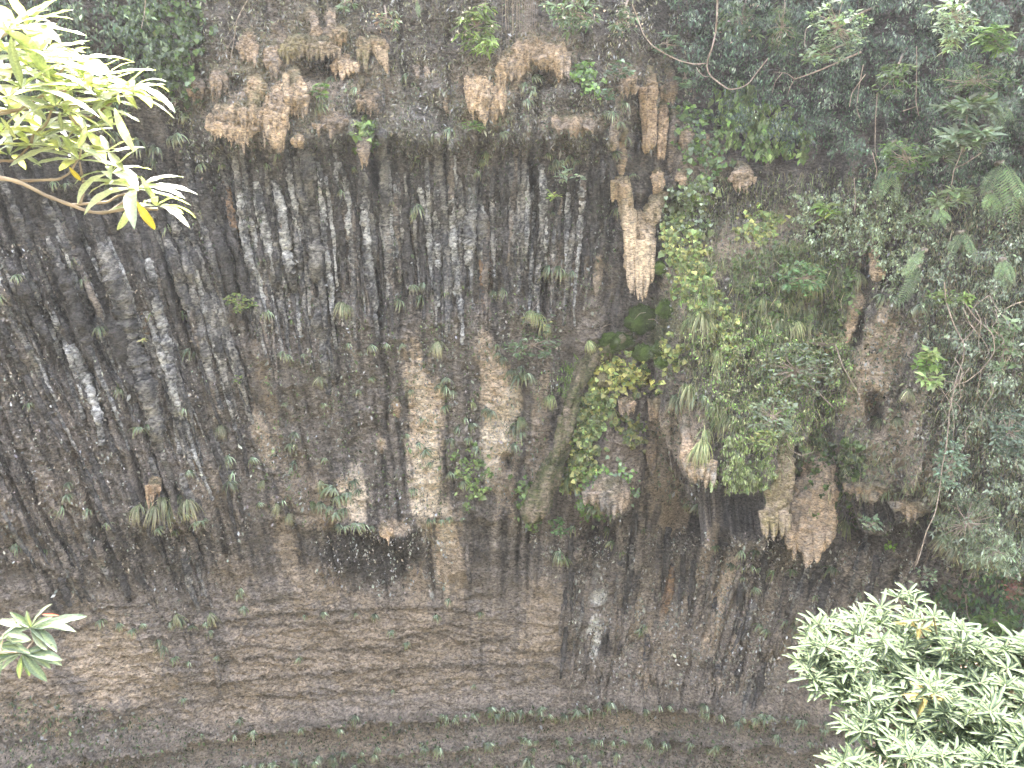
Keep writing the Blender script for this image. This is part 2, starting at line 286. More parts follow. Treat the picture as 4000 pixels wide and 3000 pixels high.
for p in [(800, 1400, 340, 100, T2*.9, .75, .9, .3), (560, 1450, 130, 90, T2*.9, .7), (700, 1610, 420, 36, T3, .6, .9, .3), (1250, 1560, 200, 26, T3, .5), (250, 1440, 160, 100, T2*1.1, .9, .9, .4), (60, 1500, 130, 100, T2, .8), (470, 1380, 22, 90, DARK*1.6, .6), (410, 1390, 16, 60, DARK*1.5, .5), (1000, 1330, 20, 90, T3*.6, .5), (740, 1400, 16, 120, T3*.6, .5), (860, 1330, 14, 80, T3*.5, .5), (210, 1470, 60, 70, TAN, .6), (480, 1520, 130, 60, T2, .5),
        (1170, 1360, 60, 100, T2, .75), (700, 1260, 70, 50, T2, .7), (900, 1270, 40, 60, T2, .8), (620, 1190, 30, 90, T2, .7), (915, 940, 40, 175, TAN*1.15, 1, .7, .7), (925, 1040, 36, 120, PALE*1.1, 1, .75, .7), (905, 850, 14, 60, PALE, .7, .5, .8), (965, 1180, 34, 100, TAN*1.15, 1, .6, .7), (962, 1150, 16, 60, PALE, .8, .6),
        (985, 1230, 36, 50, T2, .8), (1050, 800, 22, 80, TAN, .8, .6), (1078, 920, 32, 150, TAN*1.15, 1, .7, .7), (1070, 960, 32, 90, PALE*1.1, 1, .65), (1105, 870, 22, 40, PALE*1.1, .9, .4), (1112, 860, 18, 26, PALE, .9, .4), (1165, 950, 22, 150, T2, .75), (1090, 1050, 30, 60, T2, .8),
        (567, 950, 20, 60, TAN, .7), (590, 900, 14, 160, T3, .7), (762, 1080, 42, 50, TAN*1.15, 1, .5), (770, 1065, 28, 56, PALE, .9, .5), (690, 1090, 40, 50, TAN, .7), (690, 1110, 40, 30, T2, .7), (650, 1060, 60, 60, T3, .7), (822, 960, 12, 18, TAN, .9),
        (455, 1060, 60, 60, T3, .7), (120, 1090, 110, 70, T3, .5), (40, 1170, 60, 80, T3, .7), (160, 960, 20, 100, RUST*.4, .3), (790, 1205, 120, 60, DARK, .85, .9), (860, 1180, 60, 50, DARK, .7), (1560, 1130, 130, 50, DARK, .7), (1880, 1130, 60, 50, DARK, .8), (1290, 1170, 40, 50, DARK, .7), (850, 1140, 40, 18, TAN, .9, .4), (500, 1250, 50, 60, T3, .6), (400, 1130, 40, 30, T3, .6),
        (1556, 1300, 26, 115, TAN, .95, .5, .8), (1530, 1190, 16, 80, T2, .7), (1590, 1380, 12, 40, TAN, .7), (1374, 1330, 14, 40, T2, .9), (1395, 1400, 16, 60, T2, .8), (1440, 1270, 10, 60, RUST, .6), (1430, 1400, 30, 80, T3, .6),
        (1330, 1380, 26, 60, T3, .6), (1470, 1340, 20, 60, T3, .5), (1690, 1410, 12, 80, T2, .6), (1660, 1310, 12, 60, T3, .6), (1440, 1560, 120, 20, T3, .6), (1345, 1556, 30, 18, T2, .8), (1640, 1560, 40, 40, T3, .7), (1750, 1530, 60, 60, T3, .5),
        (1285, 1375, 22, 44, WHITE*1.35, 1, .6, .5), (1292, 1290, 28, 18, WHITE, .9), (1282, 1235, 20, 30, GREY, .8), (1302, 1450, 24, 50, GREY*.8, .5), (933, 1285, 8, 10, WHITE, .9), (1640, 1470, 50, 40, GREY, .5),
        (1020, 500, 24, 90, WHITE*.62, .75, .9, .8), (990, 560, 40, 90, GREY*1.2, .5), (1100, 480, 22, 120, GREY, .5), (620, 470, 60, 90, GREY, .35), (1050, 600, 12, 80, RUST*.5, .6), (920, 640, 150, 20, BROWN, .5),
        (600, 180, 130, 100, T3*1.1, .8), (480, 180, 60, 60, T3*.8, .7), (700, 80, 110, 50, T3*1.1, .8), (600, 240, 80, 80, T2, .8), (810, 200, 50, 80, T3*1.1, .8), (1040, 180, 60, 80, T3, .8), (1400, 170, 90, 100, T3*1.1, .8), (720, 280, 120, 60, GREY*.7, .6), (900, 250, 100, 90, GREY*.6, .5), (1180, 120, 70, 60, T2, .8), (1060, 210, 50, 60, T2, .7), (1390, 200, 50, 90, T3, .8), (1450, 290, 40, 90, T3, .5),
        (1240, 265, 60, 26, T2, .6), (1520, 350, 50, 60, T3, .7), (1290, 595, 12, 36, TAN, .8), (1230, 580, 70, 26, T3, .6), (1450, 640, 26, 90, T3*1.1, .6), (1550, 560, 18, 50, TAN*.9, .8), (1610, 560, 40, 50, T3, .6),
        (1672, 505, 14, 50, TAN*.9, .9), (1720, 470, 80, 30, T3, .6), (1890, 790, 60, 130, TAN*.95, 1, .5), (1925, 960, 66, 120, T2, .9), (1900, 1010, 50, 50, T2, .7), (1990, 1030, 30, 70, T2, .8), (1880, 540, 14, 40, TAN, .7),
        (1880, 620, 12, 30, TAN, .6), (1840, 690, 14, 50, T2, .8), (1500, 960, 22, 80, T2, .9, .5), (1445, 970, 46, 130, T3*1.2, .9), (1480, 620, 40, 60, T3*1.1, .7), (1600, 540, 120, 50, T3*1.1, .7), (1450, 1120, 40, 40, T2, .8), (1310, 1060, 60, 50, T3, .8), (1340, 1000, 50, 60, T3, .6), (1600, 900, 100, 120, BROWN*.6, .6),
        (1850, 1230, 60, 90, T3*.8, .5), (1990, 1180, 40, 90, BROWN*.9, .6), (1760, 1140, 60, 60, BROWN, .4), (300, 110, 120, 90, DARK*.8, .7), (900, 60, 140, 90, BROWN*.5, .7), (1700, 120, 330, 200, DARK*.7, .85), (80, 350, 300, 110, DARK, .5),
        (1480, 500, 60, 60, MOSS*.8, .4), (540, 130, 30, 60, OLIVE, .6), (700, 60, 60, 60, OLIVE*.8, .5), (1430, 700, 30, 60, MOSS, .7), (1300, 620, 20, 20, BROWN, .4), (1700, 1640, 200, 40, BROWN*1.3, .6)]:
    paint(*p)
# dark strip painted along and just below each ledge line
for pts, drop, h in LEDGES:
    xs, ys = zip(*pts); vl = np.interp(U, xs, ys); e = sst(U, xs[0]-12, xs[0]+14)*(1-sst(U, xs[-1]-14, xs[-1]+12)); vl = vl+5*noise2(U/26, V*0+7.7, 31)
    m = e*np.exp(-((V-vl-4-6*(drop > .2))/(3+16*drop))**2)*.6*np.clip(.7+1.2*NJ, 0, 1); col = col*(1-m[..., None])+DARK*m[..., None]
idx = np.arange(NA*NZ).reshape(NZ, NA)
quads = np.stack([idx[:-1, :-1].ravel(), idx[1:, :-1].ravel(), idx[1:, 1:].ravel(), idx[:-1, 1:].ravel()], 1)
cliff = obj('cliff', mesh_np('cliff', WP.reshape(-1, 3), quads, M_ROCK, col.reshape(-1, 3)))
tag(cliff, 'high dark limestone cliff streaked black, grey and tan with a banded base', kind='structure')
# place lookup: the point of the cliff face seen at a pixel of the survey photograph
CELL = 4; U0, V0 = -400, -400; NU, NV = 760, 620
buf = np.full((NV, NU), -1); dist = np.linalg.norm(WP-CAM, axis=-1).ravel()
iu = ((U.ravel()-U0)/CELL).astype(int); iv = ((V.ravel()-V0)/CELL).astype(int)
ok = (iu >= 0) & (iu < NU) & (iv >= 0) & (iv < NV)
od = np.argsort(-dist[ok]); ids = np.nonzero(ok)[0][od]
buf[iv[ids], iu[ids]] = ids
for _ in range(60):
    h = buf < 0
    if not h.any(): break
    for dy, dx in ((0, 1), (0, -1), (1, 0), (-1, 0)):
        s = np.roll(buf, (dy, dx), (0, 1)); f = (buf < 0) & (s >= 0); buf[f] = s[f]
WPf = WP.reshape(-1, 3); BNf = BN.reshape(-1, 3); COLf = col.reshape(-1, 3)
def W(u, v, off=0.0):
    """point on the cliff face seen at (u, v), brought off metres nearer"""
    u = np.asarray(u, float); v = np.asarray(v, float)
    i = buf[np.clip(((v-V0)/CELL).astype(int), 0, NV-1), np.clip(((u-U0)/CELL).astype(int), 0, NU-1)]
    r = np.linalg.norm(WPf[i]-CAM, axis=-1) - off
    return CAM + ray(u, v)*r[..., None]
def WN(u, v):
    i = buf[np.clip(((np.asarray(v, float)-V0)/CELL).astype(int), 0, NV-1), np.clip(((np.asarray(u, float)-U0)/CELL).astype(int), 0, NU-1)]
    return BNf[i]
MPP = lambda P: np.linalg.norm(P-CAM, axis=-1)/F       # metres per survey pixel there
# the far ends of the cliff, the gorge floor and the near bank (outside the picture)
b = Bag()
gx = np.linspace(-120, 120, 81); gy = np.linspace(-80, 120, 67); GX, GY = np.meshgrid(gx, gy)
GZ = 0.4*fbm2(GX/14, GY/14, 3, 61)-.6
gi = np.arange(81*67).reshape(67, 81); gq = np.stack([gi[:-1, :-1].ravel(), gi[:-1, 1:].ravel(), gi[1:, 1:].ravel(), gi[1:, :-1].ravel()], 1)
b.add(np.stack([GX, GY, GZ], -1).reshape(-1, 3), gq, (.1, .09, .06)); tag(b.build('gorge_floor', M_EARTH), 'dark stony floor of the gorge', kind='structure')
b = Bag(); NB = 60
bx = np.linspace(-75, 75, 241); prof = [(-75, 66), (-52, 58), (-34, 49), (-20, 37), (-10, 27.5), (-6, 24.4), (-3, 23.5), (-.4, 23.35), (.15, 23.0), (.5, 22.0), (.7, 19), (.2, 12), (.6, 6), (2, 0), (4, -1.5)]  # behind the camera the bank is raised, unseen, to block low sky light
PY = np.array([p[0] for p in prof]); PZ = np.array([p[1] for p in prof])
BX, K = np.meshgrid(bx, np.arange(len(prof)))
VV = np.stack([BX, PY[K]+.18*fbm2(BX/2, K*1.0, 3, 71)-.1*np.minimum((BX/12)**2, 6), PZ[K]+(.15+.9*(PY[K] < -8))*fbm2(BX/(2+4*(PY[K] < -8)), K*1.0, 3, 72)], -1)
gi = np.arange(VV[..., 0].size).reshape(VV.shape[:2]); gq = np.stack([gi[:-1, :-1].ravel(), gi[:-1, 1:].ravel(), gi[1:, 1:].ravel(), gi[1:, :-1].ravel()], 1)
b.add(VV.reshape(-1, 3), gq, (.1, .09, .06)); tag(b.build('near_bank', M_EARTH), 'earthy bank on the near side of the gorge, its unseen back raised to block low sky', kind='structure')
# ------------------------------------------------------------------ rock tubes: drip ribs of the cliff, hanging tufa
def resample(pts, n):
    pts = np.asarray(pts, float); s = np.concatenate([[0], np.cumsum(np.linalg.norm(np.diff(pts[:, :3], axis=0), axis=1))])
    t = np.linspace(0, s[-1], n); return np.stack([np.interp(t, s, pts[:, k]) for k in range(pts.shape[1])], 1)
def tube(P, R, seg=10, lump=0.0, lf=4.0, seed=0, cap=True, flat=1.0, nrmdir=None, zs=.6):
    """tapered tube along P with radii R; lump = relative roughness; flat squeezes depth"""
    P = np.asarray(P, float); R = np.asarray(R, float); n = len(P)
    T = nrm(np.gradient(P, axis=0))
    ref = np.tile(np.array([0, -1.0, 0]) if nrmdir is None else nrmdir, (n, 1)) if nrmdir is None or np.ndim(nrmdir) == 1 else nrmdir
    ref = ref - T*(ref*T).sum(1, keepdims=True); bad = np.linalg.norm(ref, axis=1) < .1
    ref[bad] = np.cross(T[bad], [1, 0, 0]); ref = nrm(ref); B = np.cross(T, ref)
    th = np.arange(seg)*2*pi/seg
    off = (np.cos(th)[None, :, None]*ref[:, None]*flat + np.sin(th)[None, :, None]*B[:, None])
    rr = R[:, None]*np.ones(seg)[None]
    V = P[:, None]+off*rr[..., None]
    if lump:
        Q = V*np.array([lf, lf, lf*zs])
        nz = .6*noise3(Q, seed)+.45*noise3(Q*2.3, seed+1)+.35*noise3(Q*np.array([5, 5, 9.]), seed+2)
        V = P[:, None]+off*(rr*(1+lump*nz))[..., None]
    V = V.reshape(-1, 3); i = np.arange(n*seg).reshape(n, seg)
    q = np.stack([i[:-1], np.roll(i, -1, 1)[:-1], np.roll(i, -1, 1)[1:], i[1:]], -1).reshape(-1, 4)
    if cap:
        tip = P[-1]+T[-1]*R[-1]*.6; V = np.vstack([V, tip, P[0]-T[0]*R[0]*.3])
        a = i[-1]; c = i[0]; k = n*seg
        t1 = np.stack([a, np.roll(a, -1), np.full(seg, k)], 1); t2 = np.stack([np.roll(c, -1), c, np.full(seg, k+1)], 1)
        return V, q, np.vstack([t1, t2])
    return V, q, None
def add_tube(b, P, R, col, **kw):
    V, q, t = tube(P, R, **kw)
    c = col(V) if callable(col) else np.tile(np.asarray(col, float), (len(V), 1))
    k = b.n; b.Q.append(q+k)
    if t is not None: b.T.append(t+k)
    b.V.append(V); b.C.append(c); b.n += len(V)
def rock_col(base, second, amt=.5, seed=0, f=3.0, tip=None):
    base = np.asarray(base); second = np.asarray(second)
    def fn(V):
        n = .6*noise3(V*np.array([f, f, f*.5]), seed+5)+.5*noise3(V*np.array([f*4, f*4, f*7]), seed+6)+.25*noise3(V*f*9, seed+8)
        m = np.clip(amt+n*1.3, 0, 1)[:, None]
        return (base*m+second*(1-m))*(1+.35*noise3(V*f*3, seed+7))[:, None]
    return fn
DGREY = np.array([.06, .058, .058])
PALETTE = {'w': (WHITE*.95, DGREY*1.2, .42), 'g': (GREY*1.3, DGREY, .38), 'd': (np.array([.11, .10, .095]), DARK, .35), 't': (TAN*.8, DGREY, .45), 'r': (RUST, DGREY, .4), 'b': (BROWN*1.3, DARK, .45)}
RIBS = [([(553, 393), (573, 483), (583, 553), (600, 640)], 13, 'w'), ([(576, 393), (590, 470), (600, 520)], 9, 'w'), ([(593, 390), (610, 450), (620, 553), (640, 640), (648, 726)], 15, 'w'), ([(630, 440), (655, 513), (662, 580)], 9, 'g'),
    ([(662, 330), (676, 430), (686, 553), (683, 620), (684, 686), (700, 786), (712, 850)], 24, 'g'), ([(828, 280), (832, 420), (838, 533), (840, 640)], 16, 'g'), ([(784, 440), (792, 520), (798, 600), (806, 650), (814, 725)], 14, 'w'),
    ([(945, 290), (950, 360), (953, 433), (963, 553), (965, 620)], 15, 'g'), ([(908, 405), (926, 493), (930, 560), (934, 620)], 11, 'w'), ([(877, 420), (876, 500), (878, 640)], 13, 'd'), ([(976, 425), (980, 553), (990, 600), (1000, 743)], 12, 'w'),
    ([(998, 425), (990, 520), (986, 590)], 11, 'w'), ([(1020, 450), (1014, 520), (1010, 570)], 22, 'w'), ([(1040, 420), (1040, 500), (1038, 580)], 16, 'g'), ([(570, 580), (586, 650)], 9, 'g'), ([(588, 585), (600, 640), (613, 695)], 11, 'g'),
    ([(758, 470), (762, 580), (766, 736)], 9, 'g'), ([(843, 553), (845, 636)], 11, 'b'), ([(926, 600), (924, 640)], 9, 'd'), ([(968, 500), (970, 600), (970, 720)], 10, 'g'), ([(1040, 560), (1044, 640), (1046, 680)], 8, 'r'), ([(1104, 330), (1106, 420), (1108, 560)], 10, 'g'),
    ([(1136, 380), (1140, 440), (1140, 520)], 9, 'w'), ([(1170, 355), (1176, 430), (1172, 520), (1176, 560)], 12, 'w'), ([(1153, 480), (1158, 560)], 8, 'd'), ([(1320, 330), (1325, 430), (1318, 500)], 9, 'd'), ([(1300, 300), (1302, 420)], 8, 'd'),
    ([(427, 367), (450, 467), (483, 553), (500, 630), (520, 690)], 17, 'd'), ([(385, 320), (400, 400), (420, 470)], 11, 'b'), ([(484, 380), (500, 467), (520, 540), (545, 640)], 11, 'r'), ([(517, 420), (530, 520), (548, 590), (580, 660)], 12, 'w'),
    ([(340, 420), (373, 467), (393, 533), (403, 570), (427, 670)], 14, 'g'), ([(360, 520), (383, 570), (397, 636), (430, 696), (447, 786), (477, 886)], 16, 'g'), ([(322, 560), (343, 680), (367, 766), (377, 883), (388, 980)], 14, 'w'),
    ([(345, 560), (353, 600), (370, 653), (380, 700)], 10, 'd'), ([(222, 540), (233, 563), (267, 653), (277, 726), (300, 786), (320, 853), (353, 986), (372, 1040)], 27, 'g'), ([(270, 610), (280, 640), (293, 703), (300, 753)], 14, 'g'),
    ([(167, 540), (213, 620), (253, 726), (283, 820), (300, 900)], 20, 'd'), ([(430, 620), (450, 650), (467, 720), (493, 853), (505, 900)], 13, 'g'), ([(150, 746), (170, 780), (187, 826), (213, 903), (222, 960)], 15, 'w'), ([(57, 740), (70, 770), (83, 796)], 12, 'w'),
    ([(313, 676), (323, 740)], 12, 'r'), ([(380, 900), (390, 940), (400, 993)], 8, 'g'), ([(40, 600), (75, 680), (110, 740)], 16, 'd'), ([(480, 545), (500, 630)], 11, 'd'), ([(120, 560), (160, 660), (190, 740), (200, 800)], 16, 'd'), ([(20, 560), (40, 640)], 12, 'd'),
    ([(300, 470), (320, 560)], 10, 'd'), ([(260, 440), (280, 520), (300, 600)], 13, 'd'), ([(200, 440), (225, 530)], 14, 'd'), ([(150, 470), (170, 540)], 13, 'd'), ([(100, 450), (130, 560)], 14, 'd'), ([(60, 480), (80, 560)], 12, 'd'),
    ([(700, 400), (706, 480), (716, 560), (720, 620)], 9, 'd'), ([(730, 420), (738, 520), (742, 600)], 10, 'd'), ([(858, 380), (860, 470), (862, 560)], 9, 'd'), ([(1062, 400), (1066, 500), (1068, 600)], 9, 'g'), ([(1085, 380), (1086, 470)], 8, 'd'),
    ([(1205, 400), (1208, 520)], 8, 'd'), ([(1235, 380), (1236, 500)], 8, 'd'), ([(1262, 420), (1262, 540)], 9, 'd'), ([(1284, 360), (1286, 480)], 8, 'd'),
    # lower right drip curtain
    ([(1336, 1110), (1340, 1206), (1337, 1306), (1338, 1350)], 12, 'b'), ([(1375, 1110), (1366, 1180)], 9, 'd'), ([(1386, 1120), (1382, 1180), (1373, 1250), (1366, 1345)], 13, 'b'), ([(1426, 1140), (1424, 1220), (1414, 1300)], 11, 'b'), ([(1444, 1140), (1440, 1220), (1430, 1275)], 11, 'd'),
    ([(1453, 1220), (1448, 1270), (1438, 1325)], 10, 'r'), ([(1262, 1150), (1250, 1190), (1240, 1240)], 12, 'b'), ([(1232, 1140), (1234, 1250), (1236, 1320)], 9, 'd'), ([(1398, 1370), (1396, 1440), (1393, 1516)], 9, 't'), ([(1426, 1440), (1424, 1518)], 8, 'b'),
    ([(1552, 1430), (1552, 1480), (1549, 1524)], 11, 't'), ([(1534, 1420), (1534, 1450), (1532, 1500)], 8, 'b'), ([(1629, 1460), (1616, 1500), (1603, 1540)], 9, 'g'), ([(1650, 1430), (1640, 1490), (1625, 1535)], 10, 'd'), ([(1600, 1430), (1590, 1500)], 8, 'd'),
    ([(1838, 1220), (1828, 1270), (1819, 1322)], 14, 'b'), ([(1866, 1190), (1856, 1240), (1842, 1300)], 12, 'b'), ([(1930, 1190), (1918, 1240), (1905, 1300)], 16, 'b'), ([(1895, 1200), (1880, 1270), (1870, 1320)], 9, 'd'), ([(1790, 1230), (1775, 1300), (1760, 1370)], 11, 'd'),
    ([(1740, 1250), (1730, 1330), (1712, 1420)], 12, 'b'), ([(1700, 1240), (1690, 1330), (1676, 1420)], 10, 'b'), ([(1655, 1200), (1645, 1280)], 9, 'd'), ([(1606, 1200), (1600, 1280), (1590, 1370)], 9, 'd'), ([(2060, 1250), (2050, 1310)], 15, 'b'), ([(2110, 1260), (2106, 1330)], 13, 'b'),
    ([(2150, 1270), (2150, 1350)], 12, 'd'), ([(1980, 1230), (1960, 1300)], 14, 'b'), ([(2010, 1260), (1995, 1330)], 12, 'd'), ([(1545, 1290), (1536, 1400)], 8, 't'), ([(1478, 1190), (1466, 1330)], 8, 'd'), ([(1500, 1210), (1488, 1330)], 9, 'd'),
    ([(393, 1180), (400, 1220), (418, 1290), (428, 1320)], 12, 'g'), ([(408, 1150), (424, 1200), (440, 1250), (452, 1300)], 10, 'b'), ([(370, 1160), (390, 1190), (404, 1230)], 10, 'b'), ([(240, 1190), (262, 1240), (280, 1300)], 12, 'd'), ([(160, 1230), (180, 1290)], 11, 'b'), ([(132, 1250), (150, 1310)], 10, 'd'),
    ([(210, 1170), (225, 1220)], 10, 'b'), ([(398, 1345), (410, 1400)], 7, 't'), ([(442, 1345), (452, 1395)], 7, 'b'), ([(465, 1430), (476, 1500)], 8, 'b'), ([(700, 1200), (705, 1260)], 8, 'b'), ([(1010, 1180), (1016, 1260)], 8, 'b')]
# many slimmer neighbours fill the curtain between the named ones
rr_ = np.random.default_rng(21)
for k in range(270):
    if k < 210:
        u0 = rr_.uniform(-60, 1300) if k % 3 else rr_.uniform(380, 1100); v0 = rr_.uniform(320, 470)+(rr_.uniform(0, 260) if u0 < 450 else 0); ln = rr_.uniform(180, 420) if u0 < 700 else rr_.uniform(130, 300)
    elif k < 242:
        u0 = rr_.uniform(1200, 2050); v0 = rr_.uniform(1150, 1400); ln = rr_.uniform(60, 170)
    else:
        u0 = rr_.uniform(-20, 520); v0 = rr_.uniform(900, 1230); ln = rr_.uniform(70, 160)
    c = cc(u0, v0); vs_ = np.linspace(v0, v0+ln, 4); us_ = 1050+(c-1050)*(1-(vs_-750)/2450)-(rr_.uniform(0, .12)*(vs_-v0)*(-1 if u0 < 500 else .3)) + rr_.normal(0, 2.5, 4)
    RIBS.append((list(zip(us_, vs_)), rr_.uniform(4.5, 11), rr_.choice(['d', 'd', 'g', 'g', 'g', 'b', 'w'] if k < 210 else ['d', 'b', 'b', 'g'])))
for k, (pts, w, ct) in enumerate(RIBS):
    q = resample(pts, max(18, int(np.hypot(pts[-1][0]-pts[0][0], pts[-1][1]-pts[0][1])/3.2)))
    t = np.linspace(0, 1, len(q)); q[:, 0] += 2.5*noise2(q[:, 1]/38, q[:, 1]*0+k*1.7)
    Wp = W(q[:, 0], q[:, 1], 0); m = MPP(Wp)
    depth = np.linalg.norm(Wp-CAM, axis=1); ker = np.ones(7)/7
    depth = np.convolve(np.pad(depth, 3, 'edge'), ker, 'valid')        # a rib bridges the small hollows behind it
    R = .66*w*m*(.55+.45*np.sin(pi*np.clip(t*1.1+.08, 0, 1))**.6)*(1+.30*noise2(q[:, 1]/14, q[:, 1]*0+k, 77))
    P = CAM+ray(q[:, 0], q[:, 1])*(depth-.35*R-.05+.25*R*(t < .08)+.6*R*np.clip((t-.85)/.15, 0, 1))[:, None]
    a, c2, am = PALETTE[ct]; b = Bag()
    add_tube(b, P, R, rock_col(a, c2, am, k % 23, 2.5), seg=14, lump=.7, lf=7, seed=k % 31, zs=1.2)
    b.build('drip_rib', M_ROCK, cliff)
# ------------------------------------------------------------------ hanging tufa formations, each a thing
def fingers(name, label, cat, body, tips, color=TAN, second=BROWN, amt=.70, off=.25, lump=.2, group=None, moss=None, jag=6):
    """body: list of (u, v, halfwidth) runs; tips: list of (u0, v0, u1, v1, w0, w1)"""
    b = Bag(); tb = Bag(); sd_ = zlib.crc32(label.encode()) % 97
    r_ = np.random.default_rng(sd_)
    color = np.asarray(color)*np.array([1.05, .97, .86])*.92; cf = rock_col(color, second, amt, sd_, 2.2)
    cx = np.mean([p[0] for run in body for p in run]); cy = np.mean([p[1] for run in body for p in run])
    base_d = None
    for run in body:
        q = resample([(p[0], p[1], p[2]) for p in run], 26); q[:, 0] += 2.5*noise2(q[:, 1]/16+q[:, 0]/16, q[:, 1]*0+sd_, 3)
        Wp = W(q[:, 0], q[:, 1]); d = np.linalg.norm(Wp-CAM, axis=1); d = np.minimum(d, np.median(d)+.1); m = d/F
        d = np.convolve(np.pad(d, 5, 'edge'), np.ones(11)/11, 'valid'); t = np.linspace(0, 1, len(q))
        R = q[:, 2]*m; P = CAM+ray(q[:, 0], q[:, 1])*(d+.6*R*np.clip(1-t*2.2, 0, 1)-.7*off*np.sin(pi*np.clip(t*.9+.02, 0, 1))**.7)[:, None]
        if base_d is None: base_d = float(np.min(d))
        big = name in ('tufa_lobe', 'tufa_root', 'tufa_flowstone') or float(q[:, 2].max()) < 11
        add_tube(b, P, R*(.95 if big else .78), cf, seg=22, lump=lump+.12, lf=3.2, seed=sd_, flat=.6 if big else .42)
        wm = float(q[:, 2].mean())
        for _ in range(0 if float(q[:, 2].max()) < 11 else int(10+wm*(.5 if big else .8))):      # icicle-like drips all over the body
            j = r_.integers(2, 25); s_ = r_.uniform(-.95, .95); c0 = q[j]; L_ = (r_.uniform(16, 46) if not big else r_.uniform(10, 40))*(.5+.5*min(1, wm/22)); w_ = r_.uniform(2.6, 5.2)*(1.4 if big else 1)
            horiz = abs(q[-1, 1]-q[0, 1]) < abs(q[-1, 0]-q[0, 0]); uu = np.linspace(c0[0]+(0 if horiz else s_*c0[2]), c0[0]+(0 if horiz else s_*c0[2])+r_.normal(0, 1.5), 12)
            va = c0[1]+(s_*c0[2]*.6 if horiz else 0)-6; vv = np.linspace(va, va+L_, 12); 
            if big: vv = np.minimum(vv, q[:, 1].max()+14)
            if float(vv[-1]-vv[0]) < 6: continue
            dep_ = float(np.linalg.norm(P[j]-CAM))-R[j]*.5*math.sqrt(max(.05, 1-s_*s_)); t_ = np.linspace(0, 1, 12)
            add_tube(tb, CAM+ray(uu, vv)*dep_, w_*dep_/F*(1.15-1.05*t_**1.4), cf, seg=8, lump=.25, lf=5, seed=int(j), zs=.3)
    for (u0, v0, u1, v1, w0, w1) in tips:
        n = max(10, int(abs(v1-v0)/3)); t = np.linspace(0, 1, n)
        uu = u0+(u1-u0)*t+1.2*noise2(t*4, t*0+u0, 5); vv = v0+(v1-v0)*t
        d = np.linalg.norm(W(uu, vv)-CAM, axis=1); dd = np.minimum(d, base_d+.15)-off*(.85+.3*r_.random()); dd = np.convolve(np.pad(dd, 4, 'edge'), np.ones(9)/9, 'valid')
        R = (w0+(w1-w0)*t)*dd/F*(1-.75*np.clip((t-.8)/.2, 0, 1)**2)*1.15
        add_tube(tb, CAM+ray(uu, vv)*dd[:, None], R, cf, seg=10, lump=lump*.8, lf=5, seed=sd_+int(u0) % 13, zs=.35)
    o = fuse(b, tb, name, cf, sd_, vox=.05 if name == 'tufa_lobe' or name == 'tufa_root' else .030)
    return tag(o, label, cat, group)
def fuse(b, tb, name, cf, sd_, vox=.04, mat=None, amp=1.0):
    V = np.concatenate(b.V); Fc = [np.concatenate(x) for x in (b.T, b.Q) if x]
    tmp = bpy.data.objects.new('tmp', mesh_np('tmp', V, Fc)); sc.collection.objects.link(tmp)
    rm = tmp.modifiers.new('r', 'REMESH'); rm.mode = 'VOXEL'; rm.voxel_size = vox
    dg = bpy.context.evaluated_depsgraph_get(); me = bpy.data.meshes.new_from_object(tmp.evaluated_get(dg))
    old = tmp.data; bpy.data.objects.remove(tmp); bpy.data.meshes.remove(old)
    n = len(me.vertices); co = np.empty(n*3, np.float32); me.vertices.foreach_get('co', co); co = co.reshape(-1, 3).astype(float)
    nr = np.empty(n*3, np.float32); me.vertex_normals.foreach_get('vector', nr); nr = nr.reshape(-1, 3).astype(float)
    f1 = noise3(co*np.array([3, 3, 1.2]), sd_); f2 = 1-2*np.abs(noise3(co*np.array([9, 9, 1.6]), sd_+1)); f3 = noise3(co*np.array([14, 14, 10.]), sd_+2)
    co2 = co+nr*(amp*(.05*f1+.07*f2+.04*f3+.03*noise3(co*30, sd_+3)))[:, None]
    me.vertices.foreach_set('co', co2.astype(np.float32).ravel())
    c = cf(co); top = co[:, 2].max(); hgt = top-co[:, 2].min()
    dirt = np.clip(1.15-(top-co[:, 2])/(.30*hgt)+.9*noise3(co*5, sd_+4)+.4*noise3(co*16, sd_+9), 0, 1)[:, None]*.9      # mossy grime on the top shoulders
    streak = np.clip(noise3(co*np.array([8, 8, .9]), sd_+5)*1.6, 0, 1)[:, None]*.4
    c = c*(1-streak)+BROWN*.8*streak; c = c*(1-dirt)+OLIVE*.6*dirt
    q = np.empty(len(me.loops), int); me.loops.foreach_get('vertex_index', q); fb_ = Bag(); fb_.add(co2, q.reshape(-1, 4), np.clip(c, 0, 1)); bpy.data.meshes.remove(me)
    for Vt, Ct in zip(tb.V, tb.C):
        d2 = np.clip(1-(top-Vt[:, 2])/(.30*hgt)+.9*noise3(Vt*5, sd_+4), 0, 1)[:, None]*.7; fb_.V.append(Vt); fb_.C.append(Ct*(1-d2)+OLIVE*.6*d2)
    for x in tb.Q: fb_.Q.append(x+fb_.n)
    for x in tb.T: fb_.T.append(x+fb_.n)
    org = co2.mean(0); org[2] = co2[:, 2].max(); o = fb_.build(name, mat or M_TUFA, origin=org); o.location = org
    return o
import zlib
def fringe(u0, u1, vt, prof, w, seed=0, w1=.35, vj=8):
    """row of fingers between u0 and u1 whose tips follow prof [(u, v)]"""
    r_ = np.random.default_rng(seed); out = []; u = u0
    while u < u1:
        vb = np.interp(u, *zip(*prof)); ww = w*r_.uniform(.7, 1.3)
        out.append((u+r_.normal(0, .8), vt+r_.uniform(-vj, vj), u+r_.normal(0, 2), vb+r_.uniform(-9, 13)*(w/7), ww*1.1, ww*w1*.6)); u += w*1.3
    return out
TF = BROWN*1.4
